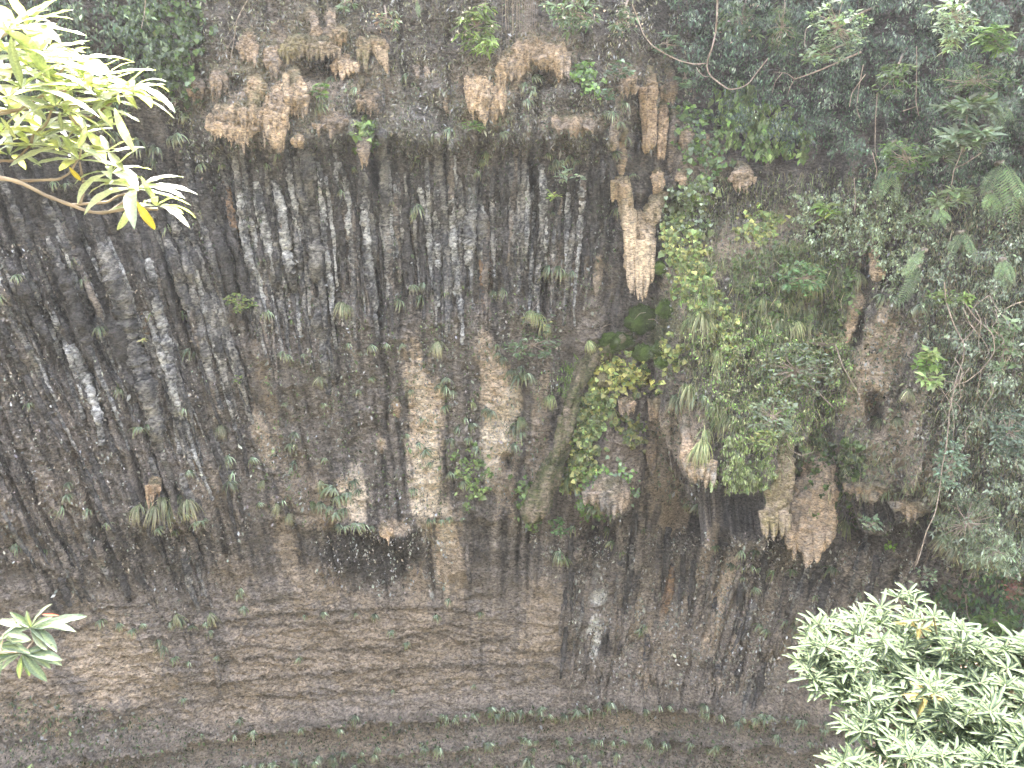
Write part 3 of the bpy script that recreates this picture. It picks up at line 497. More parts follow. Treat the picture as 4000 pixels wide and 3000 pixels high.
fingers('tufa_curtain', 'large tan stalactite curtain with one long blunt fluted finger', 'stalactite',
    [[(600, 180, 14), (598, 230, 30), (596, 280, 28), (597, 300, 18)], [(630, 150, 14), (640, 200, 22), (638, 235, 20)]],
    [(575, 250, 584, 306, 8, 5), (585, 250, 592, 322, 9, 6), (594, 255, 600, 332, 8, 4), (602, 255, 606, 330, 8, 4), (612, 240, 612, 300, 8, 4)]+fringe(622, 662, 210, [(622, 262), (640, 254), (656, 246), (662, 240)], 6, 1)+[(618, 160, 620, 225, 6, 5), (645, 165, 648, 215, 7, 5)])
fingers('tufa_curtain', 'ragged tan tufa apron with thin spikes, left of the long fluted finger', 'stalactite',
    [[(455, 262, 14), (485, 272, 22), (520, 280, 22), (550, 262, 20)], [(465, 240, 12), (505, 248, 20), (545, 236, 22), (565, 262, 20)]],
    fringe(462, 560, 272, [(455, 285), (480, 300), (500, 312), (515, 305), (540, 300), (560, 290)], 6, 2)+[(521, 285, 528, 334, 5, 1.5), (530, 285, 536, 318, 5, 1.5), (512, 285, 515, 314, 4, 1.5)])
fingers('tufa_curtain', 'mossy brown tufa band draped over the dark arch near the top of the cliff', 'tufa',
    [[(610, 108, 14), (640, 98, 20), (675, 98, 20), (712, 100, 18), (728, 112, 10)]], fringe(606, 732, 104, [(606, 130), (625, 140), (650, 120), (690, 122), (704, 124), (725, 120)], 6, 3), OLIVE*1.1, TAN*.6, .5)
fingers('tufa_bell', 'smooth tan bell of tufa with a flat scalloped rim over a black hollow', 'tufa',
    [[(742, 116, 8), (745, 130, 18), (747, 148, 26)]], fringe(722, 773, 132, [(720, 152), (735, 162), (750, 165), (773, 160)], 6, 4, .8), TAN*.85, BROWN, .7, .35)
fingers('tufa_curtain', 'tan tufa pillar with a straight drip edge, left of the band over the arch', 'tufa',
    [[(590, 92, 10), (590, 120, 15), (592, 152, 12)]], fringe(578, 606, 130, [(578, 158), (592, 165), (606, 150)], 6, 5), TAN*.75, BROWN, .6)
fingers('tufa_curtain', 'mossy tufa hood with two drooping points, right of the flat rimmed bell', 'stalactite',
    [[(775, 95, 8), (790, 100, 16), (815, 98, 16), (832, 110, 10)]], fringe(774, 800, 110, [(770, 130), (790, 150), (800, 128)], 5, 6)+[(788, 110, 792, 158, 6, 3), (815, 105, 828, 140, 9, 6), (828, 112, 836, 158, 9, 3)], TAN*.7, OLIVE, .5)
fingers('tufa_lump', 'small round tan tufa knob tucked under the creepers above the bell', 'tufa', [[(737, 62, 7), (736, 72, 13), (738, 84, 8)]], [(733, 75, 734, 90, 5, 3)], TAN*.7, OLIVE, .55)
fingers('tufa_lump', 'rounded tan tufa boss at the upper end of the ridge, wrinkled like a bulb', 'tufa', [[(545, 165, 12), (552, 190, 24), (556, 212, 18)]], fringe(536, 570, 192, [(530, 200), (545, 225), (570, 212)], 6, 7), TAN*.75, OLIVE, .6)
fingers('tufa_lump', 'mottled brown tufa mound with drips along both sides, below the mossy hood', 'tufa', [[(795, 190, 14), (802, 215, 25), (805, 236, 22)]], fringe(776, 830, 220, [(776, 240), (800, 248), (820, 240), (830, 225)], 6, 8)+[(822, 188, 829, 232, 5, 3), (775, 180, 774, 206, 4, 2), (782, 165, 783, 190, 6, 4)], TAN*.55, DGREY*1.3, .5, .2)
fingers('stalactite', 'short tan wedge of tufa pointing down above the grey ribs, green leaves at its side', 'stalactite', [[(788, 300, 10), (785, 325, 12), (786, 342, 7)]], [(775, 322, 784, 348, 6, 2), (786, 325, 787, 356, 6, 1.5), (795, 318, 790, 345, 5, 2)], TAN*.7, BROWN, .55)
fingers('tufa_lump', 'small tan tufa drop on the leafy rock between the curtain and the mottled mound', 'tufa', [[(717, 232, 6), (718, 241, 8), (718, 248, 4)]], [], TAN*.8, BROWN, .6, .1)
fingers('tufa_lump', 'square tan tufa stub beneath the large curtain', 'tufa', [[(644, 292, 5), (643, 303, 9), (643, 314, 8)]], [(640, 300, 639, 318, 4, 3), (647, 300, 647, 318, 4, 3)], TAN*.85, BROWN, .6, .2)
fingers('tufa_curtain', 'tan tufa cone with a fluted tip, hanging left of the twin arched hollows', 'stalactite',
    [[(1030, 165, 24), (1036, 198, 32), (1040, 232, 20)], [(1078, 165, 14), (1074, 205, 19), (1074, 238, 12)], [(1100, 110, 12), (1092, 145, 16), (1082, 175, 14)]], fringe(1014, 1058, 205, [(1010, 235), (1022, 245), (1040, 258), (1058, 236)], 6, 9)+[(1036, 215, 1042, 262, 7, 4), (1044, 215, 1048, 273, 7, 3), (1050, 215, 1052, 262, 5, 3), (1064, 225, 1064, 266, 5, 2), (1072, 225, 1072, 260, 5, 3), (1082, 215, 1084, 246, 5, 3)])
fingers('tufa_curtain', 'wide tan tufa fan with a jagged edge and one long point, under the flowering shrub', 'stalactite',
    [[(1165, 110, 16), (1190, 112, 26), (1212, 118, 22)]], fringe(1158, 1234, 120, [(1158, 140), (1175, 146), (1190, 150), (1202, 160), (1215, 165), (1226, 160), (1234, 140)], 6, 10)+[(1204, 125, 1207, 178, 7, 3), (1211, 125, 1211, 168, 6, 3), (1226, 125, 1228, 170, 5, 1.5)], TAN*.85, BROWN, .65, .3)
fingers('tufa_curtain', 'faded tan tufa sheet sloping down from the hanging roots, left of the jagged fan', 'tufa', [[(1150, 80, 16), (1128, 112, 26), (1112, 150, 24)], [(1180, 85, 12), (1160, 108, 16), (1140, 130, 14)]], fringe(1094, 1146, 140, [(1094, 168), (1115, 178), (1146, 150)], 7, 11), TAN*.65, BROWN, .6)
fingers('tufa_column', 'pair of thick fluted orange tan stalactites with blunt cut ends, hanging side by side', 'stalactite',
    [[(1400, 150, 10), (1402, 185, 16), (1405, 240, 13), (1404, 280, 12)]], [(1396, 240, 1394, 332, 8, 7), (1402, 240, 1400, 330, 6, 5), (1409, 240, 1408, 322, 7, 6), (1414, 230, 1413, 318, 5, 4), (1388, 190, 1390, 262, 8, 6)], TAN*.85, RUST*.6, .65, .35)
fingers('tufa_column', 'slender split orange stalactite just right of the thick fluted pair', 'stalactite',
    [[(1433, 222, 6), (1432, 260, 9), (1430, 290, 8)]], [(1427, 285, 1422, 346, 4.5, 3), (1432, 285, 1428, 344, 4, 3), (1437, 270, 1433, 346, 4.5, 3)], TAN*.95, RUST*.7, .65, .4)
fingers('stalactite', 'thin brown stalactite by itself left of the thick pair, ending in a blunt tip', 'stalactite', [[(1327, 255, 5), (1326, 290, 7), (1325, 320, 6)]], [], TAN*.65, BROWN, .5, .25)
fingers('stalactite', 'knobbly tan stalactite with two beads, beside a fern above the skirt', 'stalactite', [[(1346, 280, 6), (1344, 320, 5), (1342, 335, 7), (1345, 347, 5), (1343, 358, 7), (1343, 372, 4)]], [], TAN*.8, BROWN, .6, .3)
fingers('stalactite', 'long brown drip stem between the orange stalactite and the creepers', 'stalactite', [[(1456, 240, 6), (1455, 290, 7), (1448, 345, 5), (1446, 370, 4)]], [], TAN*.5, BROWN, .5, .2)
fingers('tufa_skirt', 'tan tufa skirt with a straight lower edge joining the top of the pale trunk', 'tufa',
    [[(1344, 378, 10), (1342, 400, 16), (1350, 420, 16)]], [(1325, 390, 1323, 437, 5, 4), (1331, 390, 1331, 432, 6, 4), (1339, 390, 1340, 436, 6, 4), (1347, 400, 1350, 440, 8, 6), (1354, 400, 1360, 446, 8, 8)], TAN*.75, OLIVE, .6, .3)
fingers('stalactite', 'pointed orange tan stalactite hanging over the right arm of the pale trunk', 'stalactite', [[(1422, 368, 8), (1421, 385, 10), (1420, 400, 7), (1420, 414, 3)]], [(1427, 378, 1424, 405, 4, 2)], TAN*.9, RUST*.5, .65, .4)
fingers('tufa_flowstone', 'massive pale yellow tufa trunk shaped like a Y, with a fluted shaft and fringed foot', 'tufa',
    [[(1352, 425, 13), (1357, 460, 15), (1360, 492, 12)], [(1432, 415, 12), (1416, 440, 14), (1402, 475, 15)], [(1382, 460, 16), (1382, 510, 26), (1382, 560, 28), (1384, 606, 23)]],
    fringe(1354, 1414, 486, [(1354, 600), (1364, 632), (1385, 652), (1398, 644), (1408, 610), (1414, 575)], 6, 12, .9, 40)+[(1354, 500, 1358, 622, 6, 3), (1364, 480, 1366, 634, 7, 3), (1376, 520, 1378, 648, 7, 3), (1392, 500, 1388, 652, 7, 3), (1350, 430, 1349, 498, 8, 5)], PALE*1.0, TAN*.7, .55, .4, .3)
fingers('tufa_lump', 'hanging round tan tufa lump fringed like a beard in front of the dark jungle hollow', 'tufa', [[(1604, 362, 14), (1606, 378, 24), (1602, 392, 18)]], fringe(1582, 1630, 380, [(1580, 398), (1600, 406), (1620, 408), (1632, 392)], 6, 13), TAN*.7, BROWN, .6, .5)
fingers('tufa_lump', 'small tan tufa patch left of the hanging bearded lump', 'tufa', [[(1521, 290, 5), (1524, 300, 8), (1520, 318, 5)]], [], TAN*.7, BROWN, .6, .1)
fingers('tufa_lump', 'faint tan tufa point in a mossy nook right of the jagged fan', 'tufa', [[(1272, 240, 8), (1275, 252, 11), (1274, 266, 7)]], [], TAN*.7, BROWN, .6, .1)
for k, (p, lab) in enumerate([([(900, 135, 4), (901, 150, 5), (900, 168, 2)], 'thin tan drip high on the grey wall, left one of a close pair'), ([(918, 132, 5), (920, 150, 5), (922, 170, 3)], 'thin tan drip high on the grey wall, right one of a close pair'),
        ([(964, 200, 3), (965, 225, 4), (966, 248, 2)], 'narrow tan sliver on the leafy wall right of the close pair of drips'), ([(1202, 250, 6), (1203, 262, 7), (1204, 275, 4)], 'small tan drop on the left end of the lichen band under the twin hollows')]):
    fingers('stalactite', lab, 'stalactite', [p], [], TAN*.7, BROWN, .55, .1)
fingers('tufa_root', 'long diagonal mossy tufa ridge like a tree root, below the pale trunk', 'tufa',
    [[(1372, 722, 12), (1330, 740, 18), (1295, 765, 20), (1262, 800, 17), (1242, 850, 14), (1232, 890, 15), (1222, 950, 17), (1205, 990, 19), (1180, 1040, 24), (1160, 1085, 27), (1150, 1118, 24)]],
    [(1290, 765, 1255, 840, 8, 7), (1262, 790, 1228, 880, 7, 8), (1250, 850, 1225, 960, 6, 6), (1228, 880, 1214, 980, 9, 5), (1350, 728, 1300, 760, 8, 8), (1190, 1010, 1150, 1130, 14, 10), (1180, 1020, 1172, 1120, 12, 9), (1215, 900, 1195, 1010, 8, 8), (1160, 1060, 1135, 1128, 14, 12)], BROWN*1.1, MOSS*.75, .27, .3, .5)
fingers('tufa_lobe', 'large tan tongue of rock with creepers on its upper half and a ragged blunt end', 'tufa',
    [[(1772, 930, 16), (1770, 1010, 32), (1760, 1080, 41), (1752, 1140, 43), (1748, 1178, 36)]], fringe(1706, 1792, 1150, [(1706, 1185), (1740, 1212), (1770, 1208), (1792, 1170)], 9, 15, .7), TAN*.9, BROWN*1.3, .55, .25, .3)
fingers('tufa_lobe', 'narrow mossy tongue of rock left of the large tan one', 'tufa', [[(1694, 930, 12), (1690, 1020, 22), (1682, 1080, 26), (1674, 1128, 23)]], fringe(1648, 1702, 1110, [(1648, 1150), (1675, 1165), (1702, 1140)], 8, 16, .7), OLIVE*1.2, TAN*.6, .5, .2, .3)
fingers('tufa_lobe', 'bare tan rock nose at the lower left of the big overgrown bulge', 'tufa', [[(1488, 900, 10), (1487, 950, 15), (1498, 1000, 22), (1520, 1022, 20)]], fringe(1485, 1545, 1000, [(1485, 1020), (1520, 1044), (1545, 1040)], 8, 17, .8), TAN*.9, GREY, .6, .15, .3)
fingers('tufa_lump', 'tan tufa block under the yellow creepers, left of the two', 'tufa', [[(1356, 862, 12), (1357, 876, 17)]], fringe(1342, 1372, 868, [(1342, 886), (1358, 890), (1372, 882)], 6, 18), TAN*.85, BROWN, .6, .4)
fingers('tufa_lump', 'tan tufa block under the yellow creepers, right of the two', 'tufa', [[(1414, 864, 10), (1415, 884, 14), (1416, 896, 8)]], fringe(1404, 1426, 866, [(1404, 898), (1416, 904), (1428, 890)], 6, 19), TAN*.8, BROWN, .6, .4)
fingers('tufa_pillar', 'brown tapering tufa pillar below the two tan blocks', 'tufa', [[(1404, 930, 12), (1405, 965, 13), (1408, 1000, 8), (1409, 1015, 3)]], [], TAN*.55, DGREY, .5, .35)
fingers('tufa_lump', 'thin tan tufa fang hanging beneath the leafy rock at mid height', 'tufa', [[(856, 862, 4), (857, 880, 8), (856, 898, 5)]], [], TAN*.85, BROWN, .6, .15)
fingers('tufa_lump', 'curled orange tufa knob above the grass tussock at the left of the cliff', 'tufa', [[(333, 1036, 10), (331, 1052, 14), (324, 1068, 8), (322, 1080, 4)]], [(342, 1048, 344, 1062, 5, 3)], TAN*.95, RUST*.7, .65, .35)
fingers('tufa_lump', 'tan overhanging rock chip above the black stained wall', 'tufa', [[(826, 1138, 8), (832, 1146, 13), (840, 1152, 10)]], [(826, 1146, 829, 1160, 7, 5)], TAN*1.1, BROWN, .65, .3)
fingers('tufa_lobe', 'brown fringed rock lobe at the right end of the dark grotto', 'tufa', [[(1930, 1080, 16), (1955, 1092, 22), (1985, 1098, 20), (2000, 1085, 12)]], fringe(1926, 2000, 1090, [(1926, 1100), (1960, 1124), (1990, 1118), (2000, 1100)], 7, 20), TAN*.6, GREY*.8, .5, .6)
fingers('tufa_lobe', 'ragged brown rock lip hanging over the dark grotto', 'tufa', [[(1830, 1050, 8), (1850, 1052, 14), (1880, 1066, 16), (1905, 1048, 12)]], fringe(1828, 1912, 1050, [(1828, 1062), (1850, 1068), (1878, 1086), (1912, 1056)], 7, 22), TAN*.75, GREY*.7, .5, .4)
fingers('tufa_lobe', 'tan rock spur on the left side of the black slit', 'tufa', [[(1856, 630, 8), (1852, 655, 13), (1842, 680, 10), (1834, 710, 8), (1820, 740, 6)]], [], TAN*.9, BROWN, .65, .4)
fingers('tufa_lobe', 'tan knuckle of rock on the right side of the black slit', 'tufa', [[(1892, 530, 7), (1886, 560, 9), (1896, 590, 12), (1893, 600, 8)]], [], TAN*.9, BROWN, .65, .3)
fingers('tufa_lobe', 'grey brown rock lump with grass hanging off it at the foot of the creeper slope', 'tufa', [[(1290, 1040, 20), (1300, 1060, 38), (1330, 1075, 34), (1345, 1050, 20)]], fringe(1268, 1356, 1070, [(1268, 1085), (1300, 1098), (1330, 1112), (1356, 1080)], 9, 23), BROWN*1.9, GREY*.6, .5, .5)
for k, (body, tips, lab) in enumerate([
    ([[(668, 22, 6), (674, 50, 7), (684, 76, 8)]], [], 'slim tan tufa pillar standing on the mossy band, left one of two'), ([[(716, 25, 9), (712, 50, 7), (708, 78, 8)]], [], 'slim tan tufa pillar standing on the mossy band, right one of two'),
    ([[(470, 150, 12), (475, 178, 16), (468, 198, 10)]], [(462, 170, 458, 205, 5, 2), (474, 175, 474, 212, 5, 2), (484, 165, 486, 200, 5, 2)], 'ragged brown tufa fringe left of the wrinkled bulb, above the dark ribs'),
    ([[(420, 168, 10), (430, 190, 13), (425, 205, 8)]], fringe(412, 440, 190, [(412, 205), (440, 212)], 6, 31), 'brown tufa fringe at the edge of the upper left creepers'),
    ([[(540, 70, 14), (535, 100, 18), (540, 125, 12)]], fringe(520, 556, 105, [(520, 130), (556, 140)], 6, 32), 'olive mottled tufa mass left of the tan pillar, high on the cliff'),
    ([[(1352, 150, 12), (1360, 175, 16), (1356, 195, 10)]], fringe(1342, 1374, 180, [(1342, 200), (1360, 212), (1374, 196)], 6, 33), 'brown rough tufa mass left of the fluted orange pair'),
    ([[(1440, 150, 12), (1446, 180, 16), (1442, 205, 10)]], fringe(1430, 1458, 190, [(1430, 215), (1458, 220)], 6, 34), 'brown tufa with hanging roots right of the fluted orange pair'),
    ([[(1490, 280, 10), (1480, 300, 14), (1484, 320, 9)]], [], 'dull tan tufa swelling in the round leaved creeper'),
    ([[(1475, 370, 8), (1472, 385, 10), (1476, 398, 6)]], [], 'dull tan tufa swelling above the leafy nook'),
    ([[(690, 245, 18), (720, 262, 24), (745, 250, 16)]], fringe(680, 752, 262, [(680, 285), (720, 292), (752, 275)], 7, 35), 'grey brown leafy tufa shelf between the large curtain and the tan wedge'),
    ([[(1215, 262, 12), (1245, 268, 16), (1275, 262, 12)]], fringe(1206, 1282, 268, [(1206, 282), (1245, 292), (1282, 280)], 7, 36), 'lichen spotted tan ledge of tufa under the twin hollows')]):
    fingers('tufa_mass', lab, 'tufa', body, tips, TAN*(.8 if k < 2 else .6), BROWN*.9, .6, .22)
# moss cushions
def cushion(u, v, hw, hh, label, off=.5, col_=MOSS*np.array([.8, 1.05, .8])):
    n = 18; th = np.linspace(0, pi, n); b = Bag()
    V_ = v-hh*np.cos(th); P0 = W(np.full(n, float(u)), V_); d = np.linalg.norm(P0-CAM, axis=1).min()+.15
    add_tube(b, CAM+ray(np.full(n, float(u)), V_)*(d-off*np.sin(th)*.35)[:, None], np.maximum(hw*.95*np.sin(th), .6)*d/F, rock_col(col_, col_*.45, .6, int(u) % 20, 4), seg=26, lump=.75, lf=4.5, seed=int(u) % 17, flat=.6)
    # nap of tiny moss shoots
    Vv = np.concatenate(b.V); k = rng.integers(0, len(Vv), 2600); p = Vv[k]+rng.normal(0, .02, (2600, 3)); s = rng.uniform(.015, .045, 2600)[:, None]
    d1 = nrm(rng.normal(0, 1, (2600, 3))+[0, -.7, .3]); d2 = nrm(np.cross(d1, rng.normal(0, 1, (2600, 3))))
    tv = np.stack([p-d2*s*.35, p+d2*s*.35, p+d1*s], 1).reshape(-1, 3); b.add(tv, np.arange(7800).reshape(-1, 3), np.repeat(np.clip(col_*rng.uniform(.6, 2.4, (2600, 1)), 0, 1), 3, 0))
    o = b.build('moss_cushion', M_DRY); return tag(o, label, 'moss')
cushion(1386, 690, 30, 30, 'big dark green moss dome right under the foot of the pale trunk')
cushion(1440, 668, 20, 16, 'low moss pad on the rock right of the moss dome')
cushion(1335, 738, 34, 14, 'flat moss shelf at the head of the diagonal root ridge', .6)
cushion(1310, 756, 24, 12, 'moss bolster lying along the diagonal ridge below the flat shelf', .6)
cushion(1425, 753, 18, 10, 'small moss pad left of the yellow creepers with dry twigs', .5)
cushion(1390, 762, 26, 12, 'olive moss pad in the notch below the dome', .5)
cushion(1306, 822, 17, 14, 'round brownish moss ball poking out of the yellow creepers', .9, OLIVE*.8)
cushion(1394, 818, 14, 10, 'olive moss ball on the right edge of the yellow creepers', .7, OLIVE*.8)
cushion(1432, 782, 18, 10, 'dark moss pad above the brown hollow, beside the grass', .5)
cushion(1428, 578, 18, 9, 'moss tuft clinging to the right side of the pale trunk', .5)
cushion(1458, 452, 24, 9, 'black green moss pad over the leafy nook right of the trunk top', .5, MOSS*.6)
# ------------------------------------------------------------------ leaves
TPL = {  # templates: x along the leaf, y across, z up; triangles
 'lance': (np.array([[0, 0, 0], [.3, .5, .02], [.3, -.5, .02], [.35, 0, -.03], [.68, .36, -.05], [.68, -.36, -.05], [.68, 0, -.09], [1, 0, -.2]]),
           np.array([[0, 3, 1], [0, 2, 3], [1, 3, 6], [1, 6, 4], [3, 2, 5], [3, 5, 6], [4, 6, 7], [6, 5, 7]])),
 'oval': (np.array([[0, 0, 0], [.45, .5, .03], [.45, -.5, .03], [.5, 0, -.03], [1, 0, -.1]]), np.array([[0, 3, 1], [0, 2, 3], [1, 3, 4], [3, 2, 4]])),
 'heart': (np.array([[.05, 0, 0], [-.08, .3, .02], [.25, .52, .0], [-.08, -.3, .02], [.25, -.52, .0], [.4, 0, -.06], [.95, 0, -.12]]),
           np.array([[0, 5, 2], [0, 2, 1], [0, 4, 5], [0, 3, 4], [5, 6, 2], [5, 4, 6]])),
 'flake': (np.array([[0, 0, 0], [.5, .5, 0], [.5, -.5, 0], [1, 0, -.1]]), np.array([[0, 2, 1], [1, 2, 3]])),
}
def leaves(P, X, N, L, wr, tpl, col):
    """P base points, X directions, N approx. upper normals, L lengths, wr width ratio -> V, T, C"""
    tv, tt = TPL[tpl]; P = np.asarray(P, float); n = len(P)
    X = nrm(np.asarray(X, float)); Y = nrm(np.cross(N, X)); Zz = np.cross(X, Y)
    L = np.broadcast_to(np.asarray(L, float), (n,))[:, None, None]
    V = P[:, None]+L*(tv[None, :, 0, None]*X[:, None]+tv[None, :, 1, None]*wr*Y[:, None]+tv[None, :, 2, None]*Zz[:, None])
    T = (tt[None]+(np.arange(n)*len(tv))[:, None, None]).reshape(-1, 3)
    return V.reshape(-1, 3), T, np.repeat(np.asarray(col), len(tv), 0)
def blades(P, D0, L, w, droop, nseg, col, tipcol=None):
    """curving strap leaves: start P, direction D0, pulled down by droop"""
    P = np.asarray(P, float); n = len(P); D = nrm(np.asarray(D0, float)); L = np.broadcast_to(L, (n,)); w = np.broadcast_to(w, (n,)); droop = np.broadcast_to(droop, (n,))
    pts = [P]; d = D.copy()
    for k in range(nseg):
        pts.append(pts[-1]+d*(L/nseg)[:, None]); d = nrm(d+np.array([0, 0, -1.0])*(droop/nseg)[:, None])
    pts = np.stack(pts, 1); side = nrm(np.cross(D, [0, 0, 1.0])+1e-3)
    prof = np.sin(pi*np.linspace(.12, 1, nseg+1)**.8)**.7; prof[-1] = .02
    ww = w[:, None]*prof[None]
    A_ = pts-side[:, None]*ww[..., None]/2; B_ = pts+side[:, None]*ww[..., None]/2
    V = np.stack([A_, B_], 2).reshape(n, -1, 3); m = 2*(nseg+1)
    q = np.array([[2*k, 2*k+1, 2*k+3, 2*k+2] for k in range(nseg)])
    Q = (q[None]+(np.arange(n)*m)[:, None, None]).reshape(-1, 4); c = np.repeat(np.asarray(col)[:, None], m, 1)
    if tipcol is not None: t = np.repeat(np.linspace(0, 1, nseg+1)**3, 2)[None, :, None]; c = c*(1-t)+np.asarray(tipcol)*t
    return V.reshape(-1, 3), Q, c.reshape(-1, 3)
def add(b, VTC): V, T, C = VTC; b.T.append(T+b.n) if T.shape[1] == 3 else b.Q.append(T+b.n); b.V.append(V); b.C.append(C); b.n += len(V)
G_BR = np.array([.135, .175, .060]); G_YL = np.array([.26, .25, .085]); G_MID = np.array([.085, .135, .035]); G_DK = np.array([.035, .062, .030]); G_GR = np.array([.13, .17, .105]); G_BL = np.array([.10, .17, .10]); G_SILV = np.array([.22, .26, .19])
def cvar(base, n, v=.3, mix=None, pm=.2):
    c = np.asarray(base)[None]*np.exp(rng.normal(0, v, (n, 1)))*(1+rng.normal(0, .06, (n, 3)))
    if mix is not None: k = rng.random(n) < pm; c[k] = np.asarray(mix)*np.exp(rng.normal(0, v, (k.sum(), 1)))
    return np.clip(c, .004, .9)
def in_poly(u, v, poly):
    r = np.zeros(u.shape, bool); n = len(poly)
    for i in range(n):
        x1, y1 = poly[i]; x2, y2 = poly[(i+1) % n]
        c = ((y1 > v) != (y2 > v)) & (u < (x2-x1)*(v-y1)/((y2-y1)+1e-9)+x1); r ^= c
    return r
def poly_pts(poly, n, jag=10, clump=0.0, cs=30, seed=0):
    xs = [p[0] for p in poly]; ys = [p[1] for p in poly]; out = []
    tot = 0
    while tot < n:
        m = n*3; u = rng.uniform(min(xs)-jag, max(xs)+jag, m); v = rng.uniform(min(ys)-jag, max(ys)+jag, m)
        uj = u+jag*1.6*noise2(u/18, v/18, seed+1); vj = v+jag*1.6*noise2(u/18, v/18, seed+2)
        k = in_poly(uj, vj, poly)
        if clump: k &= (fbm2(u/cs, v/cs, 3, seed+3)+rng.normal(0, .22, m)) > clump-.5
        out.append(np.stack([u[k], v[k]], 1)); tot += k.sum()
        if len(out) > 40: break
    return np.concatenate(out)[:n]
def creeper(label, poly, n, size, base, mix=None, pm=.25, tpl='heart', wr=.95, droop=.6, thick=.35, clump=.28, seed=0, name='creeper_leaves', v=.42, jag=20, cs=30, cat=None, relief=1.2, rs=24):
    q = poly_pts(poly, n, jag, clump, cs, seed); n = len(q)
    # leaves stand off in mounds so that the sheet has relief of its own
    off = .05+thick*np.clip(.5+relief*fbm2(q[:, 0]/rs, q[:, 1]/rs*1.2, 3, seed+9), 0, 1.6)*rng.uniform(.3, 1, n)
    P = W(q[:, 0], q[:, 1], off); m = MPP(P); N0 = WN(q[:, 0], q[:, 1])
    X = nrm(N0*.45+rng.normal(0, .55, (n, 3))+np.array([0, 0, -1])*droop); Nn = nrm(N0*.6+np.array([0, 0, .8])+rng.normal(0, .3, (n, 3)))
    L = size*.88*m*np.exp(rng.normal(0, .26, n))
    b = Bag(); add(b, leaves(P, X, Nn, L, wr, tpl, cvar(base, n, v, mix, pm)))
    o = b.build(name, M_LEAF); return tag(o, label, cat, kind='stuff')
# tiny crusting leaves of the dark wall
def flakes(label, poly, n, size, base, mix, pm, seed, clump=.35, streaky=True, tpl='flake', wr=.5, v=.55):
    q = poly_pts(poly, int(n*1.0), 20, 0, 30, seed)
    if streaky:
        s = fbm2(cc(q[:, 0], q[:, 1])/16, q[:, 1]/130, 3, seed+4)+.7*fbm2(q[:, 0]/40, q[:, 1]/40, 2, seed+5); q = q[s+rng.normal(0, .2, len(q)) > clump-.5]
    n = len(q); P = W(q[:, 0], q[:, 1], rng.uniform(.02, .12, n)); m = MPP(P); N0 = WN(q[:, 0], q[:, 1])
    X = nrm(N0*.4+rng.normal(0, .6, (n, 3))+np.array([0, 0, -.9])); Nn = nrm(N0*.9+[0, 0, .3]+rng.normal(0, .5, (n, 3)))
    b = Bag(); add(b, leaves(P, X, Nn, size*.95*m*np.exp(rng.normal(0, .35, n)), wr, tpl, np.minimum(cvar(base, n, v, mix, pm), .34)))
    tag(b.build('crust_leaves', M_DRY), label, kind='stuff')
PG = np.array([.20, .192, .165]); PB = np.array([.13, .11, .085])
flakes('pale grey flecks of tiny leaves crusting the black upper wall', [(380, 180), (1330, 180), (1340, 620), (560, 660), (380, 600)], 11000, 5.0, PG, np.array([.10, .13, .07]), .35, 101, .42)
flakes('tiny grey leaf flecks crusting the dark left wall', [(-60, 480), (560, 640), (560, 1100), (420, 1360), (100, 1280), (-60, 1150)], 9500, 4.8, PG*.75, PB, .45, 102, .40)
flakes('grey and brown leaf flecks on the streaked middle wall', [(540, 640), (1340, 600), (1220, 820), (1140, 1120), (560, 1130)], 10000, 5, PG*.85, np.array([.09, .12, .05]), .35, 103, .50)
flakes('sparse pale leaf flecks on the damp black band under the middle ledge', [(680, 1130), (960, 1130), (980, 1300), (700, 1260)], 1800, 5, PG, PB, .3, 104, .45)
flakes('pale leaf flecks crusting the lower right wall', [(1110, 1120), (2080, 1190), (1760, 1500), (1240, 1500), (1230, 1300)], 16000, 5.0, PG*.9, PB, .4, 105, .48)
flakes('thin leaf flecks between the beds of the banded base', [(0, 1500), (560, 1580), (1100, 1530), (1800, 1540), (1800, 1720), (0, 1720)], 7000, 5.0, PG*.8, np.array([.08, .11, .05]), .5, 106, .62, False)
flakes('brown hanging leaf litter and lichen on the shaded top of the cliff', [(300, -60), (1500, -60), (1500, 300), (1300, 330), (380, 330), (330, 150)], 26000, 7.0, np.array([.12, .115, .07]), PG*.8, .35, 107, .30, True, 'flake', .28)
flakes('small brown and green leaves scattered over the overgrown right slope', [(1420, 380), (2260, 380), (2260, 1200), (1420, 1080)], 17000, 6, np.array([.10, .11, .06]), PG*.7, .35, 108, .30, False)
# creeper sheets
creeper('bright green creeper band running down right of the pale trunk', [(1420, 480), (1490, 470), (1530, 560), (1560, 650), (1600, 700), (1590, 780), (1520, 720), (1460, 600)], 2400, 9, G_BR, G_YL, .3, seed=1, thick=.3, clump=.35)
creeper('yellow green round leaves on the mossy knoll under the trunk', [(1255, 815), (1300, 765), (1350, 775), (1395, 800), (1425, 835), (1420, 850), (1370, 835), (1320, 850), (1270, 850)], 1000, 10, G_YL*1.25, G_BR, .3, droop=.2, seed=2, thick=.3)
creeper('small group of yellow round leaves right of the moss pads', [(1415, 745), (1440, 730), (1475, 745), (1480, 790), (1465, 800), (1430, 780)], 170, 12, G_YL*1.2, G_BR, .4, droop=.2, seed=3, thick=.25)
creeper('bright green creeper falling down the knoll beside the diagonal ridge', [(1262, 835), (1320, 845), (1330, 880), (1290, 960), (1280, 1010), (1240, 1060), (1205, 1060), (1220, 960), (1245, 890)], 3000, 9, G_BR*1.1, G_YL, .3, seed=4, thick=.35, clump=.1)
